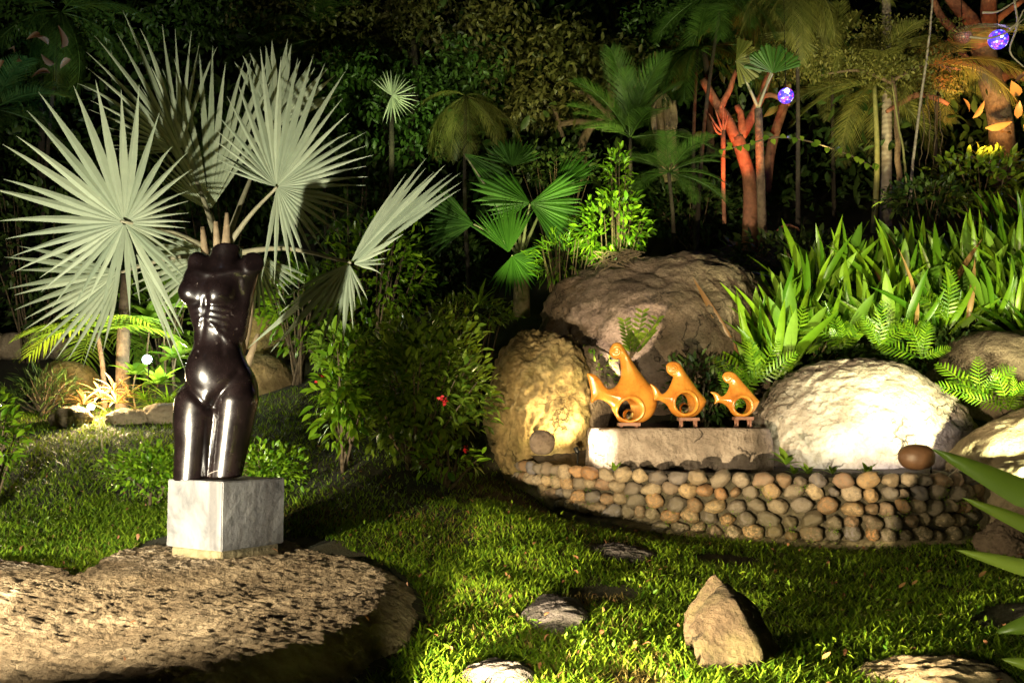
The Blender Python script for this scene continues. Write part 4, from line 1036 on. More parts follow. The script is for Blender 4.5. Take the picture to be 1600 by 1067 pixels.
me1 = rawmesh('leaf', *TM_STRAP, M['green']); me2 = rawmesh('leaf', *leaf_tm(1, .17, 7, .4, .12, peak=.55), M['lime'])
me3 = rawmesh('leaf', *leaf_tm(1, .12, 8, .5, .75, peak=.5), M['green']); me4 = rawmesh('leaf', *leaf_tm(1, .11, 8, .9, .9, peak=.5), M['brom'])
for i, (px, py, d) in enumerate(lil):
    p = P(px, py + 22, d); t = thing('strap_leaved_lily', 'green strap leaved clump, ' + marks[i], 'plant', p, 'strap leaved clumps on the right bank')
    for j in range(28):
        a = j * 2.39996 + i; e = R(random.uniform(32, 88)); r_ = random.uniform(.01, .12)
        dv = Vector((math.cos(a) * math.cos(e), math.sin(a) * math.cos(e), math.sin(e)))
        place('leaf', random.choice((me1, me1, me1, me1, me2, me2, me3, me3, me4) if j % 9 == 0 else (me1, me1, me2, me3)), frame(p + Vector((math.cos(a) * r_, math.sin(a) * r_, -.05)), dv, (math.cos(a + random.uniform(-2, 2)), math.sin(a) - .8, .4), random.uniform(.26, .56)), t)
fern = [(1315, 545, 6.95, 'tall upright fern in the middle just above the white boulder'), (1235, 560, 6.95, 'shaded fern above the left shoulder of the white boulder'), (1372, 540, 6.9, 'narrow fern right of the tall one above the white boulder'), (1180, 600, 6.6, 'fern hanging at the left flank of the white boulder'),
        (1532, 625, 6.3, 'fern between the white boulder and the leaf shadowed boulder'), (1480, 500, 7.2, 'small yellow green fern above the dark gap'), (1440, 560, 6.9, 'dim fern in the dark gap behind the white boulder'), (1575, 640, 6.1, 'little fern casting its shadow on the grey boulder at the right'), (1150, 640, 6.55, 'small fern behind the smallest fish')]
for i, (px, py, d, lab) in enumerate(fern):
    p = P(px, py, d); t = thing('fern', lab, 'fern', p, 'ferns round the white boulder')
    for j in range(8):
        a = j * 2.39996; e = R(random.uniform(20, 85)); dv = Vector((math.cos(a) * math.cos(e), math.sin(a) * math.cos(e) * .7, math.sin(e)))
        place('frond', frmesh('fern', M['green']), frame(p, dv, (random.uniform(-.5, .5), -1, random.uniform(0, .8)), random.uniform(.18, .40)), t)
bushpx(1250, 560, 7.2, 120, 45, .35, 900, .06, M['dark'], 'dark undergrowth between the ferns and strap leaved clumps', 0, clump=.2)
bushpx(1460, 560, 7.3, 110, 45, .35, 800, .06, M['dark'], 'dark undergrowth right behind the white boulder', 0, clump=.2)
# seedlings in the planter
for i, (px, py, sz, lab) in enumerate([(1228, 712, .11, 'taller yellow green seedling at the right end of the slab'), (1262, 722, .08, 'low seedling with yellow leaves on the planter soil'), (1300, 722, .07, 'small seedling in the middle of the right planter soil'), (1355, 724, .08, 'flat yellow leaved seedling in front of the white boulder'), (960, 706, .07, 'small weed in front of the left end of the slab'), (1240, 726, .06, 'tiny seedling against the cobble wall near the slab')]):
    p = P(px, py, 5.35 if px > 1000 else 5.66); p.z = WT_Z - .02 + (.05 if i == 0 else 0); rosette('seedling', lab, 'plant', p, 7, sz, M['lime'], TM_ELL, (15, 75), group='seedlings in the planter')
# moss tufts on the wall
Ms = []
for q, row in moss_pts:
    if row < 1 and random.random() < .7: continue
    for _ in range(34): Ms.append(frame(q + Vector((random.gauss(0, .016), random.gauss(0, .008), random.gauss(0, .013))), (random.uniform(-.6, .6), -1, random.uniform(-.2, .8)), rdir(1), random.uniform(.007, .013)))
V, Fc = cloud(TM_ELL, Ms); o = obj('moss', V, Fc, M['green']); o['kind'] = 'stuff'; o['label'] = 'tiny green moss and weeds growing between the cobbles'; o['category'] = 'moss'

# long leaves in the near right foreground
t = thing('long_leaved_plant', 'blurred long green blades reaching in from the right edge of the picture', 'plant', (1.35, 1.5, 0))
def blade(pts, w_, name='leaf'):
    s_ = spline(pts, 14); V = []; Fc = []
    for i, q in enumerate(s_):
        a = i / 14; tn = (s_[min(i + 1, 14)] - s_[max(i - 1, 0)]).normalized(); sd_ = tn.cross(Vector((0, -1, .25))).normalized()
        ww = w_ * (math.sin(math.pi * min(1, .18 + .82 * a)) ** .75 if a < 1 else 0) + .0005
        V += [tuple(q + sd_ * ww + Vector((0, .012, 0))), tuple(q), tuple(q - sd_ * ww + Vector((0, .012, 0)))]
    for i in range(14):
        a = i * 3; Fc += [(a, a + 1, a + 4, a + 3), (a + 1, a + 2, a + 5, a + 4)]
    obj(name, V, Fc, M['bladeleaf'], t)
M['bladeleaf'] = leaf_mat('blade_leaf', (.10, .17, .02), (.20, .27, .04), .4, .3, .4)
rb = Vector((1.35, 1.55, .02))
blade([rb, P(1700, 830, 1.5), P(1590, 765, 1.5), P(1462, 702, 1.5)], .026)
blade([rb + Vector((0, .05, 0)), P(1720, 880, 1.55), P(1610, 822, 1.55), P(1508, 778, 1.55)], .016)
blade([rb + Vector((.02, -.03, 0)), P(1740, 930, 1.45), P(1610, 890, 1.45), P(1498, 860, 1.45)], .015)
blade([rb + Vector((-.02, 0, 0)), P(1700, 960, 1.4), P(1630, 975, 1.4), P(1562, 990, 1.4)], .018)
blade([rb + Vector((0, .03, 0)), P(1720, 1070, 1.4), P(1640, 1048, 1.4), P(1570, 1032, 1.4)], .014)

# ------------------------------------------------------------------ middle distance fan palms
M['fan'] = leaf_mat('fan_green', (.04, .12, .015), (.10, .24, .035), .4, .3, .5)
cb = P(815, 400, 8.6)
t = thing('green_fan_palm', 'green fan palm with four spread leaves between the silver palm and the red trunks', 'palm', (cb.x, 8.6, gz(cb.x, 8.6)))
v, f = stem([(cb.x, 8.6, gz(cb.x, 8.6) - .1), cb], [.08, .06], 4, 8); obj('trunk', v, f, M['leafbase'], t)
def arc(a0, a1, L, n_=5, dz=0, var=.08): return [(a0 + (a1 - a0) * i / (n_ - 1), L * random.uniform(1 - var, 1 + var), dz) for i in range(n_)]
fanleaf(t, (828, 318), 8.3, arc(-60, 40, 95) , 20, M['fan'], .6, 1.1, 6, cb)
fanleaf(t, (828, 318), 8.3, [(120, 70, .1), (140, 90, .1), (160, 110, .1), (180, 80, 0), (210, 60, 0)], 14, M['fan'], .6, 1.1, 6)
fanleaf(t, (862, 300), 8.6, [(15, 70, 0), (35, 90, 0), (50, 80, 0), (70, 60, 0)], 12, M['fan'], .6, 1.1, 6, cb)
fanleaf(t, (800, 400), 8.2, arc(-130, -35, 60) + arc(-30, 20, 50), 22, M['fan'], .5, 1.1, 4, cb)
fanleaf(t, (795, 395), 8.25, arc(60, 140, 85), 18, M['fan'], .45, 1.1, 4)
fanleaf(t, (740, 350), 8.4, arc(130, 215, 85), 16, M['fan'], .55, 1.1, 5, cb)
fanleaf(t, (725, 240), 8.7, [(-60, 100, 0), (-45, 130, 0), (-30, 100, 0), (-10, 60, 0)], 14, M['fan'], .6, 1.1, 6, cb)
fanleaf(t, (800, 260), 8.9, arc(20, 160, 50), 18, M['fan'], .6, 1.1, 5, cb)
cb = P(612, 170, 9.5)
t = thing('small_fan_palm', 'small starry fan leaf palm high up right of the silver palm', 'palm', (cb.x, 9.6, gz(cb.x, 9.6)))
v, f = stem([(cb.x, 9.6, gz(cb.x, 9.6) - .1), cb], [.03, .025], 4, 8); obj('trunk', v, f, M['darkbark'], t)
fanleaf(t, (612, 150), 9.4, arc(-110, 140, 42, 9), 26, M['silver'], .3, 1.1, 3.5, cb)
# licuala: round leaves by the orange lit trunks
def licuala():
    cb = P(1185, 170, 9.6)
    t = thing('round_leaf_palm', 'palm with round pleated leaves glowing orange beside the red forked trunks', 'palm', (cb.x, 9.9, gz(cb.x, 9.9)))
    v, f = stem([(cb.x + .1, 9.9, gz(cb.x + .1, 9.9) - .1), cb], [.05, .04], 4, 8); obj('trunk', v, f, M['bark'], t)
    fanleaf(t, (1150, 95), 9.4, arc(-80, 80, 42, 7, 0, .02), 18, M['yfrond'], .9, 1.0, 9, cb, scallop=True)
    fanleaf(t, (1208, 115), 9.3, arc(20, 160, 48, 7, 0, .02), 18, M['fan'], .9, 1.0, 9, cb, scallop=True)
    fanleaf(t, (1235, 50), 9.6, arc(180, 330, 55, 7), 24, M['yfrond'], .5, 1.0, 5, cb)
licuala()

# ------------------------------------------------------------------ trees
def tree_thing(name, label, base): return thing(name, label, 'tree', base)
b0 = P(1170, 330, 10.0); bb = (b0.x, 10.0, gz(b0.x, 10))
t = tree_thing('forked_tree', 'smooth forked trunk lit deep red and orange in the middle background', bb)
v, f = stem([bb, P(1172, 290, 10), P(1160, 240, 10), P(1152, 215, 10)], [.085, .07, .065, .07], 10, 12); obj('trunk', v, f, M['redbark'], t)
for pts, rr in ([(1152, 220), (1135, 185), (1115, 155), (1098, 125)], [.06, .055, .045, .04]), ([(1155, 218), (1172, 190), (1190, 150), (1205, 110), (1218, 85)], [.055, .05, .042, .04, .02]), ([(1156, 222), (1160, 190), (1152, 165)], [.05, .04, .03]), ([(1125, 170), (1140, 140), (1150, 110)], [.035, .03, .02]), ([(1190, 150), (1210, 150), (1235, 165)], [.03, .025, .015]):
    v, f = stem([P(a, b_, 10 + .02 * i) for i, (a, b_) in enumerate(pts)], rr, 8, 10, .006); obj('branch', v, f, M['redbark'], t)
b0 = P(1132, 350, 9.7)
t = tree_thing('slender_tree', 'thin straight reddish stem with a spray of stubs in front of the forked trunk', (b0.x, 9.7, b0.z))
v, f = stem([b0, P(1130, 280, 9.7), P(1130, 205, 9.7)], [.02, .022, .026], 8, 8); obj('trunk', v, f, M['redbark'], t)
for tx, ty in ((1108, 178), (1118, 172), (1130, 165), (1138, 176), (1112, 190)):
    v, f = stem([P(1130, 208, 9.7), P((1130 + tx) / 2, ty + 18, 9.68), P(tx, ty, 9.66)], [.015, .012, .006], 5, 6); obj('branch', v, f, M['redbark'], t)
b0 = P(1195, 300, 10.6)
t = tree_thing('thin_tree', 'thin dark reddish trunk right of the forked one under the mosaic lamp', (b0.x, 10.6, b0.z))
v, f = stem([b0, P(1205, 230, 10.6), P(1225, 165, 10.6), P(1232, 130, 10.6)], [.07, .055, .05, .04], 8, 10); obj('trunk', v, f, M['redbark'], t)
b0 = P(1385, 348, 10.4)
m = plain('ringed_trunk', (.20, .17, .14), (.42, .37, .31), .8, 14, .5, .01)
nt = m.node_tree; b = nt.nodes['Principled BSDF']; wv = nt.nodes.new('ShaderNodeTexWave'); wv.bands_direction = 'Z'; wv.inputs['Scale'].default_value = 5.5; wv.inputs['Distortion'].default_value = 2.5; wv.inputs['Detail'].default_value = 4
tc = nt.nodes.new('ShaderNodeTexCoord'); nt.links.new(tc.outputs['Object'], wv.inputs[0]); bump(nt, b, wv.outputs[1], .35, .01); M['ring'] = m
t = thing('tall_palm_tree', 'tall pale ringed palm trunk standing right of the centre of the right half', 'palm', (b0.x, 10.4, b0.z - .3))
v, f = stem([b0 - Vector((0, 0, .3)), P(1384, 335, 10.4), P(1386, 200, 10.4), P(1386, 60, 10.4), P(1382, -180, 10.4)], [.085, .062, .055, .048, .045], 24, 12); obj('trunk', v, f, M['ring'], t)
for i in range(12):
    a = i * 2.4; v_ = Vector((math.cos(a), math.sin(a), random.uniform(-.1, .7))); place('frond', frmesh('coco', M['yfrond']), frame(P(1382, -180, 10.4), v_, (0, 0, 1), 1.7), t)
b0 = P(1362, 348, 10.2); cr_ = P(1366, 128, 10.2)
palm('slender yellow stemmed palm just left of the tall pale trunk', (b0.x, 10.2, b0.z - .2), cr_, .028, 10, 1.0, M['yfrond'], 'areca', (-35, 50), trunk_mat='stake')
# big right tree
b0 = P(1572, 300, 10.4)
t = tree_thing('big_tree', 'thick leaning tree trunk lit orange at the right edge with spreading limbs', (b0.x, 10.4, b0.z - .3))
v, f = stem([b0 - Vector((0, 0, .4)), P(1568, 235, 10.4), P(1560, 170, 10.4), P(1545, 110, 10.4), P(1532, 65, 10.4)], [.16, .13, .125, .13, .12], 16, 14, .006); obj('trunk', v, f, M['bark'], t)
for pts, rr in ([(1534, 75), (1518, 35), (1490, 0), (1460, -40)], [.1, .08, .07, .05]), ([(1540, 75), (1545, 30), (1548, -40)], [.1, .085, .08]), ([(1556, 130), (1580, 115), (1610, 125)], [.06, .05, .04]), ([(1525, 60), (1500, 55), (1470, 25), (1455, -10)], [.05, .045, .04, .03]), ([(1534, 60), (1560, 30), (1600, 0)], [.05, .04, .03]), ([(1545, 110), (1520, 100), (1480, 60)], [.045, .035, .02]):
    v, f = stem([P(a, b_, 10.35) for a, b_ in pts], rr, 8, 10, .01); obj('branch', v, f, M['redbark'], t)
# bare curling twigs upper right
for j, pts in enumerate([[(1535, 20), (1560, 18), (1590, 0)], [(1515, 58), (1545, 60), (1575, 50), (1600, 30)], [(1585, 0), (1590, 40), (1578, 80), (1600, 105)], [(1578, 45), (1590, 35), (1600, 15)]]):
    v, f = stem([P(a, b_, 9.2) for a, b_ in pts], [.012, .009, .006], 12, 6); o = obj('bare_twig', v, f, M['ring'])
    tag(o, ['short bare twig across the top right corner', 'long bare curved twig passing in front of the blue mosaic lamp', 'bare twig hanging down the right edge past the blue mosaic lamp', 'small forked bare twig in the top right corner'][j], 'twig', 'bare twigs in the top right corner')
# red horizontal branch and canes
def cane(label, pts, d, rr, mat_='bark', name='cane'):
    v, f = stem([P(a, b_, d) for a, b_ in pts], rr, 14, 7, .003); o = obj(name, v, f, M[mat_]); tag(o, label, 'branch'); return o
cane('crooked red lit branch between the pale palm trunk and the big tree', [(1385, 175), (1410, 160), (1435, 148), (1460, 153), (1482, 163)], 10, [.02, .03, .035, .03, .02], 'redbark', 'branch')
cane('long pale cane leaning behind the strap leaved clumps', [(1423, 315), (1428, 240), (1440, 150), (1452, 60), (1458, -10)], 9.6, [.016, .014, .013, .011, .009], 'ring')
cane('thin greenish cane right beside the tall pale trunk', [(1418, 305), (1412, 240), (1403, 190), (1394, 130)], 9.7, [.013, .012, .01, .008], 'stake')
cane('short red dead leaf stalk lying on the dark slope', [(1212, 362), (1228, 352), (1245, 357), (1250, 363)], 9.4, [.006, .014, .014, .006], 'redbark', 'dead_leaf_stalk')
# vine arch with heart leaves
pts = [(1125, 235), (1160, 228), (1210, 215), (1255, 219), (1300, 232), (1340, 248), (1370, 265)]
t = thing('vine', 'arching thin vine with small round leaves crossing the dark gap below the mosaic lamp', 'vine', P(1125, 235, 9))
v, f = stem([P(a, b_, 9) for a, b_ in pts], [.008, .007, .006], 20, 6); obj('stem', v, f, M['twig'], t)
sp_ = spline([P(a, b_, 9) for a, b_ in pts], 22); me = rawmesh('leaf', *TM_ROUND, M['ixora'])
for q in sp_:
    place('leaf', me, frame(q + Vector((0, -.01, random.uniform(-.02, .02))), (random.uniform(-.5, .5), -.3, random.uniform(-1, .6)), (0, -1, .2), random.uniform(.05, .075)), t)
t = thing('hanging_vine', 'dangling dry vine strands right of the tall pale trunk', 'vine', P(1455, 230, 9.8))
for k in range(4):
    x0 = 1440 + k * 9; v, f = stem([P(x0, 150, 9.8), P(x0 + 4, 200 + k * 8, 9.8), P(x0 - 3, 262 + 9 * (k % 3), 9.8)], [.005, .006, .004], 12, 5, .01); obj('strand', v, f, M['twig'], t)
# mid tree with small leaves (centre top)
def crown_tree(label, base, limbs, crowns, mat_, leaf=.10, d=10.5, name='tree', bark='bark', tm=TM_ELL):
    b0 = P(*base, d); t = thing(name, label, 'tree', (b0.x, d, b0.z - .2))
    for i, (pts, rr) in enumerate(limbs):
        v, f = stem([P(a, b_, d) for a, b_ in pts], rr, 8, 9, .01); obj('trunk' if i == 0 else 'branch', v, f, M[bark], t)
    Ms = []
    for (px, py, rx, ry, rd, n_) in crowns:
        c_ = P(px, py, d); s = pxm(d); off = Vector((random.random() * 20,) * 3); k = 0
        while k < n_:
            q = rdir() * random.uniform(.2, 1) ** .5
            p_ = c_ + Vector((q.x * rx * s, q.y * rd, q.z * ry * s))
            if noise.noise(p_ * 3.2 + off) < random.uniform(-.25, .15): k += .25; continue
            Ms.append(frame(p_, rdir(-.3), rdir(1.2), leaf * random.uniform(.6, 1.2))); k += 1
    V, Fc = cloud(tm, Ms); o = obj('crown', V, Fc, mat_, t); o['kind'] = 'stuff'
M['olive'] = leaf_mat('olive_leaf', (.07, .08, .02), (.20, .19, .06), .45, .25, .4)
crown_tree('small leaved olive green tree with bare twisting limbs in the top centre', (880, 235), [([(905, 240), (920, 200), (950, 180), (955, 140), (950, 110)], [.05, .05, .04, .04, .03]), ([(870, 196), (900, 190), (935, 192), (960, 180)], [.03, .035, .035, .03]), ([(862, 160), (870, 185), (878, 215)], [.025, .03, .02]), ([(950, 180), (920, 150), (890, 140)], [.03, .025, .015])],
           [(860, 110, 120, 95, .7, 2600), (960, 120, 80, 60, .6, 1300), (790, 60, 90, 70, .6, 1100), (830, 160, 60, 40, .5, 700)], M['olive'], .085)
M['feather'] = leaf_mat('feathery_leaf', (.10, .12, .025), (.24, .23, .06), .5, .3, .3)
crown_tree('fine feathery leaved tree spreading behind the pale palm trunk', (1405, 300), [([(1405, 300), (1402, 200), (1395, 120)], [.03, .03, .02]), ([(1395, 130), (1340, 110), (1280, 118)], [.02, .015, .008]), ([(1396, 125), (1450, 100), (1500, 110)], [.02, .015, .008])],
           [(1320, 108, 110, 26, .5, 2600), (1440, 120, 80, 45, .5, 2200), (1250, 100, 60, 30, .4, 900), (1400, 60, 130, 30, .5, 1500)], M['feather'], .045, d=10.0)
crown_tree('dark overhanging tree across the top edge left of the centre', (640, 200), [([(640, 260), (650, 120), (640, 20)], [.05, .04, .03]), ([(650, 90), (560, 40), (480, 20)], [.03, .02, .01])],
           [(540, 40, 150, 55, .6, 2200), (690, 30, 120, 60, .6, 1800), (440, 30, 110, 40, .6, 1200)], M['olive'], .07, d=10.6, bark='darkbark')
crown_tree('dark leaved tree filling the top edge above the round leaf palm', (1110, 200), [([(1110, 240), (1105, 120), (1090, 20)], [.045, .035, .02])],
           [(1090, 40, 110, 55, .6, 2000), (1200, 10, 90, 35, .5, 1000), (1010, 60, 60, 60, .5, 900)], M['frond'], .07, d=10.7, bark='darkbark')
crown_tree('mid green leafy tree between the silver palm and the olive tree', (600, 300), [([(600, 320), (605, 220), (590, 120)], [.04, .03, .02])],
           [(560, 130, 90, 60, .5, 1300), (660, 180, 90, 80, .6, 1700), (730, 110, 80, 60, .5, 1100), (500, 200, 60, 60, .5, 700)], M['frond'], .08, d=10.3, bark='darkbark')
crown_tree('dark leafy tree in the upper left corner behind the fans', (60, 320), [([(60, 330), (65, 180), (60, 60)], [.04, .03, .02])],
           [(50, 60, 130, 70, .6, 1800), (180, 50, 80, 50, .5, 900), (330, 30, 120, 40, .5, 1100), (20, 180, 70, 90, .5, 900)], M['frond'], .08, d=10.3, bark='darkbark')
b0 = P(1045, 240, 10.2)
t = tree_thing('stubby_tree', 'shaggy tan trunk lit from below left of the red forked trunk', (b0.x, 10.2, b0.z - .3))
v, f = stem([b0 - Vector((0, 0, .3)), P(1040, 210, 10.2), P(1035, 170, 10.2), P(1030, 150, 10.2)], [.1, .11, .13, .08], 8, 12, .01); obj('trunk', v, f, M['leafbase'], t)
for i in range(12):
    x0 = random.uniform(1022, 1058); v, f = stem([P(x0, random.uniform(150, 175), 10.05), P(x0 + random.uniform(-6, 6), 190, 10.03), P(x0 + random.uniform(-8, 8), random.uniform(205, 230), 10.05)], [.02, .026, .01], 6, 6); obj('old_leaf_base', v, f, M['leafbase'], t)

# feather palms (label, base px, crown px, depth, n, L, mat, kind, el)
pl = [('dark green feather palm with fine fronds left of the shaggy trunk', (985, 330), (985, 215), 9.4, 13, .85, 'frond', 'areca', (5, 80)),
      ('low green feather palm right of the bright upright shrub', (1045, 330), (1045, 270), 9.0, 13, .62, 'frond', 'areca', (-15, 60)),
      ('dark feather palm spreading over the top centre right', (1085, 200), (1090, 75), 10.2, 14, 1.0, 'frond', 'coco', (-30, 60)),
      ('feather palm with hanging fronds right of the pale trunk', (1465, 200), (1468, 100), 10.2, 12, 1.0, 'yfrond', 'coco', (-35, 40)),
      ('yellowish drooping feather palm left of the olive tree', (735, 300), (728, 150), 9.8, 8, .75, 'yfrond', 'coco', (-50, 10)),
      ('dark feather palm high behind the silver palm', (520, 250), (500, 60), 10.6, 14, 1.1, 'dark', 'coco', (-30, 60)),
      ('blue tinted feather palm in the top left corner', (70, 250), (95, 20), 9.8, 14, .9, 'frond', 'coco', (-50, 30)),
      ('dim feather palm at the far left edge', (-20, 350), (-10, 170), 9.2, 12, .9, 'dark', 'areca', (-20, 50)),
      ('yellow green feather palm hanging over the top right centre', (1240, 120), (1245, -30), 9.6, 14, 1.0, 'yfrond', 'coco', (-60, 20)),
      ('feather palm above the round leaf palm', (1080, 60), (1130, -20), 9.8, 12, .9, 'frond', 'areca', (-50, 30)),
      ('dim feather palm behind the big tree at the right edge', (1620, 250), (1625, 120), 11.2, 12, 1.1, 'dark', 'areca', (-30, 60)),
      ('olive feather palm spreading left of the slender yellow stem', (1300, 200), (1300, 95), 10.8, 13, .9, 'yfrond', 'phoenix', (-25, 50))]
for lab, bp_, cp_, d, n_, L, mt, kd, el in pl:
    c_ = P(cp_[0], cp_[1], d); b_ = P(bp_[0], bp_[1], d); gzv = gz(b_.x, d)
    palm(lab, (b_.x, d, gzv), c_, .02, n_ + 5, L * .95, M[mt], kd, el, trunk_mat='darkbark', group='feather palms at the back')
# dead brown leaves, top left
t = thing('dead_leaf_cluster', 'cluster of curled brown and bluish dead leaves caught in the top left corner', 'leaves', P(75, 80, 8.8))
me = rawmesh('leaf', *leaf_tm(1, .5, 5, .9, .5), M['brown'])
for (px, py) in ((75, 70), (85, 100), (78, 115), (95, 75), (20, 75), (32, 90), (110, 93), (6, 95), (65, 60)):
    place('leaf', me, frame(P(px, py, 8.8), (random.uniform(-1, 1), -.4, random.uniform(-1, .6)), rdir(), random.uniform(.1, .2)), t)
# yellow-red leaves right edge
t = thing('broad_leaf_plant', 'orange lit broad leaved plant at the right edge beside the big tree', 'plant', P(1590, 200, 9.8))
me = rawmesh('leaf', *TM_ELL, M['brom'])
for (px, py) in ((1585, 130), (1592, 150), (1600, 165), (1590, 185), (1600, 195), (1578, 205), (1540, 200), (1515, 175), (1520, 185), (1600, 140), (1588, 262), (1598, 275)):
    place('leaf', me, frame(P(px, py, 9.8), (random.uniform(-1, 1), -.4, random.uniform(-.6, .6)), rdir(), random.uniform(.16, .26)), t)
bushpx(1530, 280, 9.6, 90, 45, .4, 700, .10, M['ixora'], 'loose vine covered bush at the foot of the big right tree', 150, clump=.4)
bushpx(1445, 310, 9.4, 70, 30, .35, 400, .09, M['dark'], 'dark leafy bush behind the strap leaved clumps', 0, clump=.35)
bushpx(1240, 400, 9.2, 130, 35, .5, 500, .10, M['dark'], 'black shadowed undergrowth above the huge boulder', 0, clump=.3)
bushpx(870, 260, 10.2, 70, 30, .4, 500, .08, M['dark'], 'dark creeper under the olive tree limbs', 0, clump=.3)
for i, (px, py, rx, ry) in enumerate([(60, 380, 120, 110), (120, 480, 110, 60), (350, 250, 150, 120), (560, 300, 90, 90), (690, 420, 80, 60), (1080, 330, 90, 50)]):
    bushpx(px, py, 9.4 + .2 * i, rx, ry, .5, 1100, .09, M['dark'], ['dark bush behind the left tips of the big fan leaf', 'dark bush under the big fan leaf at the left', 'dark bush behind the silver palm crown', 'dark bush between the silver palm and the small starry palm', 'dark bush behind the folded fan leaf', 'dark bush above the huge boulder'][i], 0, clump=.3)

# the jungle mass on the hillside behind
Ms = []; Mf = []
while len(Ms) < 42000:
    x = random.uniform(-9, 9); y = random.uniform(10.3, 15); z = gz(x, y) if False else 0
    Ms.append((x, y, random.random()))
XY = np.array(Ms); ZG = GZ(XY[:, 0], XY[:, 1])
Ms = [frame((XY[i, 0], XY[i, 1], ZG[i] + XY[i, 2] ** 1.2 * 4.2), rdir(-.1), rdir(.9), random.uniform(.08, .20)) for i in range(len(XY)) if noise.noise(Vector((XY[i, 0] * 1.1, XY[i, 1] * 1.1, XY[i, 2] * 4))) > -.02]
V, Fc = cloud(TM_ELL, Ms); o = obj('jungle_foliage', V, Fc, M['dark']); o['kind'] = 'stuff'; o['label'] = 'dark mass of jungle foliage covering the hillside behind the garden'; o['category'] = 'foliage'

# mosaic lamps
def mosaic(label, px, py, d, rpx, lit, top):
    c_ = P(px, py, d); r_ = rpx * pxm(d); t = thing('mosaic_lamp', label, 'lamp', c_ - Vector((0, 0, r_)), 'hanging mosaic ball lamps')
    V, Fc = ICO[3]; obj('globe', V * r_ * .94 + np.array(c_), Fc, M['globe_lit' if lit else 'globe_dark'], t)
    tv = []; 
    for i in range(1, 12):
        la_ = math.pi * i / 12; nl = max(4, int(24 * math.sin(la_)))
        for j in range(nl):
            lo = 2 * math.pi * j / nl; da_ = math.pi / 12 * .40; dl = 2 * math.pi / nl * .40
            q = []
            for a1, a2 in ((-1, -1), (-1, 1), (1, 1), (1, -1)):
                A1 = la_ + a1 * da_; B1 = lo + a2 * dl
                for rr in (r_,): q.append((c_.x + rr * math.sin(A1) * math.cos(B1), c_.y + rr * math.sin(A1) * math.sin(B1), c_.z + rr * math.cos(A1)))
            tv.append((q, [(0, 1, 2, 3)]))
    v, f = merge(tv); o = obj('mosaic_tiles', v, f, M['tile_lit' if lit else 'tile_dark'], t, False); o['kind'] = 'stuff'
    v, f = tube([c_ + Vector((0, 0, r_)), c_ + Vector((0, 0, r_ * 1.3)), c_ + Vector((0, 0, r_ * 1.3 + top))], [.012, .004, .003], 6); obj('cord', v, f, M['lampmetal'], t)
m, nt, b = newmat('lit_tile'); g_ = nt.nodes.new('ShaderNodeNewGeometry')
c = ramp(nt, g_.outputs['Random Per Island'], [(0, (.02, .02, .5)), (.4, (.08, .06, .9)), (.65, (.30, .08, .8)), (.8, (.5, .04, .3)), (.93, (.35, .5, 1)), (1, (.9, .95, 1))])
nt.links.new(c, b.inputs['Base Color']); nt.links.new(c, b.inputs['Emission Color']); b.inputs['Emission Strength'].default_value = 1.6; M['tile_lit'] = m
M['globe_lit'] = emit('lit_globe', (.05, .03, .3), .5); M['globe_dark'] = plain('dark_globe', (.03, .02, .015), (.06, .04, .03), .6)
M['tile_dark'] = plain('dark_tile', (.12, .07, .04), (.34, .22, .13), .25, 30, 0)
M['em_core'] = emit('lamp_core', (.72, .80, 1), 14)
mosaic('round mosaic ball lamp glowing blue purple, hanging beside the round leaf palm', 1228, 150, 9.3, 12.5, True, 1.5)
mosaic('round mosaic ball lamp glowing blue, hanging in front of the big tree limb', 1560, 62, 9.6, 15.5, True, 1.2)
mosaic('unlit brown mosaic ball hanging left of the blue glowing one', 1504, 55, 9.8, 15, False, 1.2)
for px, py, d, col in ((1228, 146, 9.3, (.4, .3, 1)), (1556, 56, 9.6, (.4, .3, 1))):
    c_ = P(px, py, d - .11); V, Fc = ICO[2]; 
    glow('mosaic_glow', P(px, py, d - .25), 3.5, col, .05)
# bulbs seen through the mosaic
for o_ in [q for q in bpy.data.objects if q.name.startswith('mosaic_lamp') and q['label'].startswith('round')]:
    V, Fc = ICO[2]; c_ = Vector(o_.location) + Vector((-.01, -.075, .10)); obj('bulb', V * .022 + np.array(c_), Fc, M['em_core'], o_)

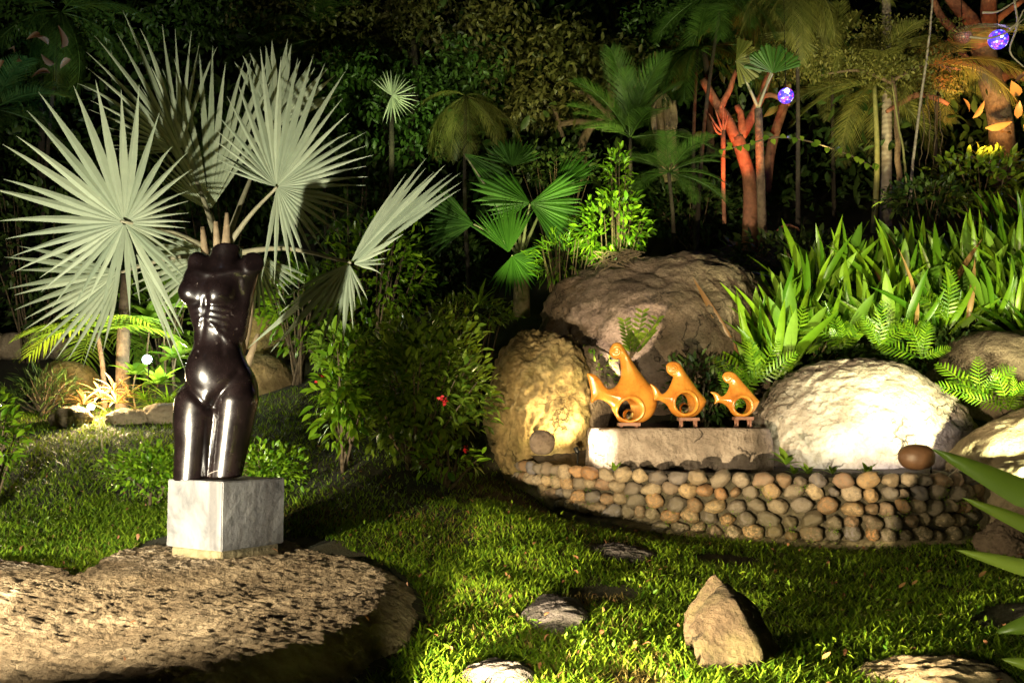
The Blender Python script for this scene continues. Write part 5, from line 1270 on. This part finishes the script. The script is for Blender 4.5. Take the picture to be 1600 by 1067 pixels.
# ------------------------------------------------------------------ grass
def in_any(x, y):
    m_ = inside(SLAB, x, y) | inside(PLANTER, x, y)
    for s_ in STP: 
        c_ = np.array(s_).mean(0); m_ |= inside([tuple(c_ + (np.array(q) - c_) * .82) for q in s_], x, y)
    return m_
def grassfield(n_, xr, yr, hmin, hmax, wd, fn, mat_, lab, seed):
    r = np.random.default_rng(seed); y = yr[0] + (yr[1] - yr[0]) * r.random(n_) ** 1.25; half = (y * .56 + .15)
    x = (r.random(n_) * 2 - 1) * half; ok = (x > xr[0]) & (x < xr[1]); x, y = x[ok], y[ok]
    ok = ~in_any(x, y) & fn(x, y, r) & ((x - LAMP_B.x) ** 2 + (y - LAMP_B.y) ** 2 > .35 ** 2); x, y = x[ok], y[ok]; n_ = len(x); z = GZ(x, y) - .003
    h = hmin + (hmax - hmin) * r.random(n_) ** 1.3; az = r.random(n_) * 2 * np.pi; ln = .5 + 1.0 * r.random(n_)
    dx, dy = np.cos(az), np.sin(az); sx, sy = -dy, dx; w_ = wd * (.6 + .7 * r.random(n_))
    B = np.stack([x, y, z], 1)[:, None, :]
    def pt(a, side, wk):
        rr = h * ln * (a ** 1.7); zz = h * (a - .28 * a * a * ln * .6)
        return np.stack([x + dx * rr + sx * w_ * wk * side, y + dy * rr + sy * w_ * wk * side, z + zz], 1)
    P_ = np.stack([pt(0, -1, .5), pt(0, 1, .5), pt(.5, -1, .5), pt(.5, 1, .5), pt(1, 0, 0)], 1).reshape(-1, 3)
    i = np.arange(n_) * 5
    q = np.stack([i, i + 1, i + 3, i + 2], 1).tolist(); t3 = np.stack([i + 2, i + 3, i + 4], 1).tolist()
    o = obj('grass', P_, q + t3, mat_); o['kind'] = 'stuff'; o['label'] = lab; o['category'] = 'grass'
def pn(x, y, s, o=0): return np.array([noise.noise(Vector((a * s + o, b_ * s, 1))) for a, b_ in zip(x, y)])
grassfield(105000, (-2.2, 3.2), (1.9, 5.4), .014, .046, .0060, lambda x, y, r: (pn(x, y, 1.6) > -.45) & ~((x < -.2) & (x > -1.4) & (y > 4.7) & (r.random(len(x)) < .75)), M['grass'], 'short thick green lawn around the flat stones', 1)
grassfield(80000, (-4.6, .2), (3.6, 7.6), .02, .05, .006, lambda x, y, r: ((pn(x, y, 1.3, 4) > -.3) | (y > 5.9)) & (r.random(len(x)) < np.where(x > -1.2, .3, 1)), M['grass'], 'lawn sloping up to the palm bed on the left', 2)
grassfield(30000, (-3.0, .6), (2.5, 5.0), .015, .035, .004, lambda x, y, r: (pn(x, y, 2.2, 9) > .05), M['drygrass'], 'dry straw coloured grass at the edge of the big boulder', 3)
# fallen leaves
me = rawmesh('fallen_leaf', *leaf_tm(1, .45, 5, .6, -.3), M['brom'])
for i, (px, py, d, s_) in enumerate([(1285, 1035, 2.66, .03), (1405, 925, 3.7, .035), (1530, 905, 3.9, .04), (1425, 915, 3.8, .03)]):
    p = P(px, py, d); p.z = gz(p.x, p.y) + .035; o = place('fallen_leaf', me, frame(p, (.8, .3, .3), (0, -.4, 1), s_), None)
    tag(o, ['curled tan fallen leaf near the bottom edge left of the long brown stone', 'brown fallen leaf on the lawn right of the pointed rock', 'pale curved fallen leaf on the lawn near the right edge', 'small brown fallen leaf beside another one on the dark lawn'][i], 'leaf', 'fallen leaves on the lawn')

Ms = []
while len(Ms) < 420:
    y = random.uniform(2.3, 7.3); x = random.uniform(-.6, .6) * y
    if inside(PLANTER, np.array([x]), np.array([y]))[0]: continue
    sl_ = inside(SLAB, np.array([x]), np.array([y]))[0]
    if sl_ and random.random() < .85: continue
    z = (gz(x, y) + (.11 if sl_ else .028)); Ms.append(frame((x, y, z), rdir(), (random.uniform(-.4, .4), random.uniform(-.4, .4), 1), random.uniform(.010, .030)))
V, Fc = cloud(leaf_tm(1, .5, 4, .5, .4), Ms); o = obj('leaf_litter', V, Fc, M['brown']); o['kind'] = 'stuff'; o['label'] = 'scattered tiny brown dead leaves lying over the lawn and rock'; o['category'] = 'leaf litter'
Ms = []
while len(Ms) < 900:
    y = random.uniform(2.3, 6.0); x = random.uniform(-.6, .6) * y
    if in_any(np.array([x]), np.array([y]))[0] or noise.noise(Vector((x * 3, y * 3, 8))) < .1: continue
    Ms.append(frame((x, y, gz(x, y) + random.uniform(.02, .04)), rdir(.3), rdir(1.3), random.uniform(.012, .026)))
V, Fc = cloud(TM_ELL, Ms); o = obj('lawn_weeds', V, Fc, M['grass']); o['kind'] = 'stuff'; o['label'] = 'small round leaved weeds mixed into the lawn'; o['category'] = 'weeds'

# ------------------------------------------------------------------ coloured accent lights at the back (the resort's lit foliage)
spot('red_uplight', P(1150, 335, 9.2), P(1150, 190, 10.0), 190, (1, .17, .03), 42, .6, .04)
spot('amber_uplight', P(1366, 345, 9.5), P(1372, 170, 10.3), 110, (1, .78, .32), 44, .7, .04)
spot('orange_uplight', P(1535, 235, 9.0), P(1560, 130, 10.4), 420, (1, .50, .14), 54, .7, .04)
spot('red_top', P(1490, 160, 9.3), P(1495, 40, 10.4), 60, (1, .12, .05), 46, .7, .04)
spot('green_uplight', P(900, 395, 7.0), P(950, 320, 8.2), 190, (.85, 1, .35), 50, .5, .04)
spot('fan_uplight', P(790, 450, 7.3), P(825, 330, 8.4), 110, (.85, 1, .35), 56, .7, .04)
spot('tree_uplight', P(950, 330, 8.8), P(880, 130, 10.5), 140, (1, .88, .40), 66, .7, .05)
spot('feather_uplight', P(1280, 250, 9.0), P(1320, 90, 10.0), 50, (1, .85, .35), 70, .7, .05)
spot('left_tree_uplight', P(620, 260, 8.8), P(640, 130, 10.0), 90, (.85, 1, .45), 70, .7, .05)
spot('blue_top_left', P(60, 180, 8.0), P(80, 40, 9.8), 40, (.25, .7, 1), 60, .7, .05)
spot('amber_top_left', P(130, 200, 8.6), P(120, 60, 9.8), 24, (1, .7, .25), 50, .7, .05)
print('objects', len(bpy.data.objects))
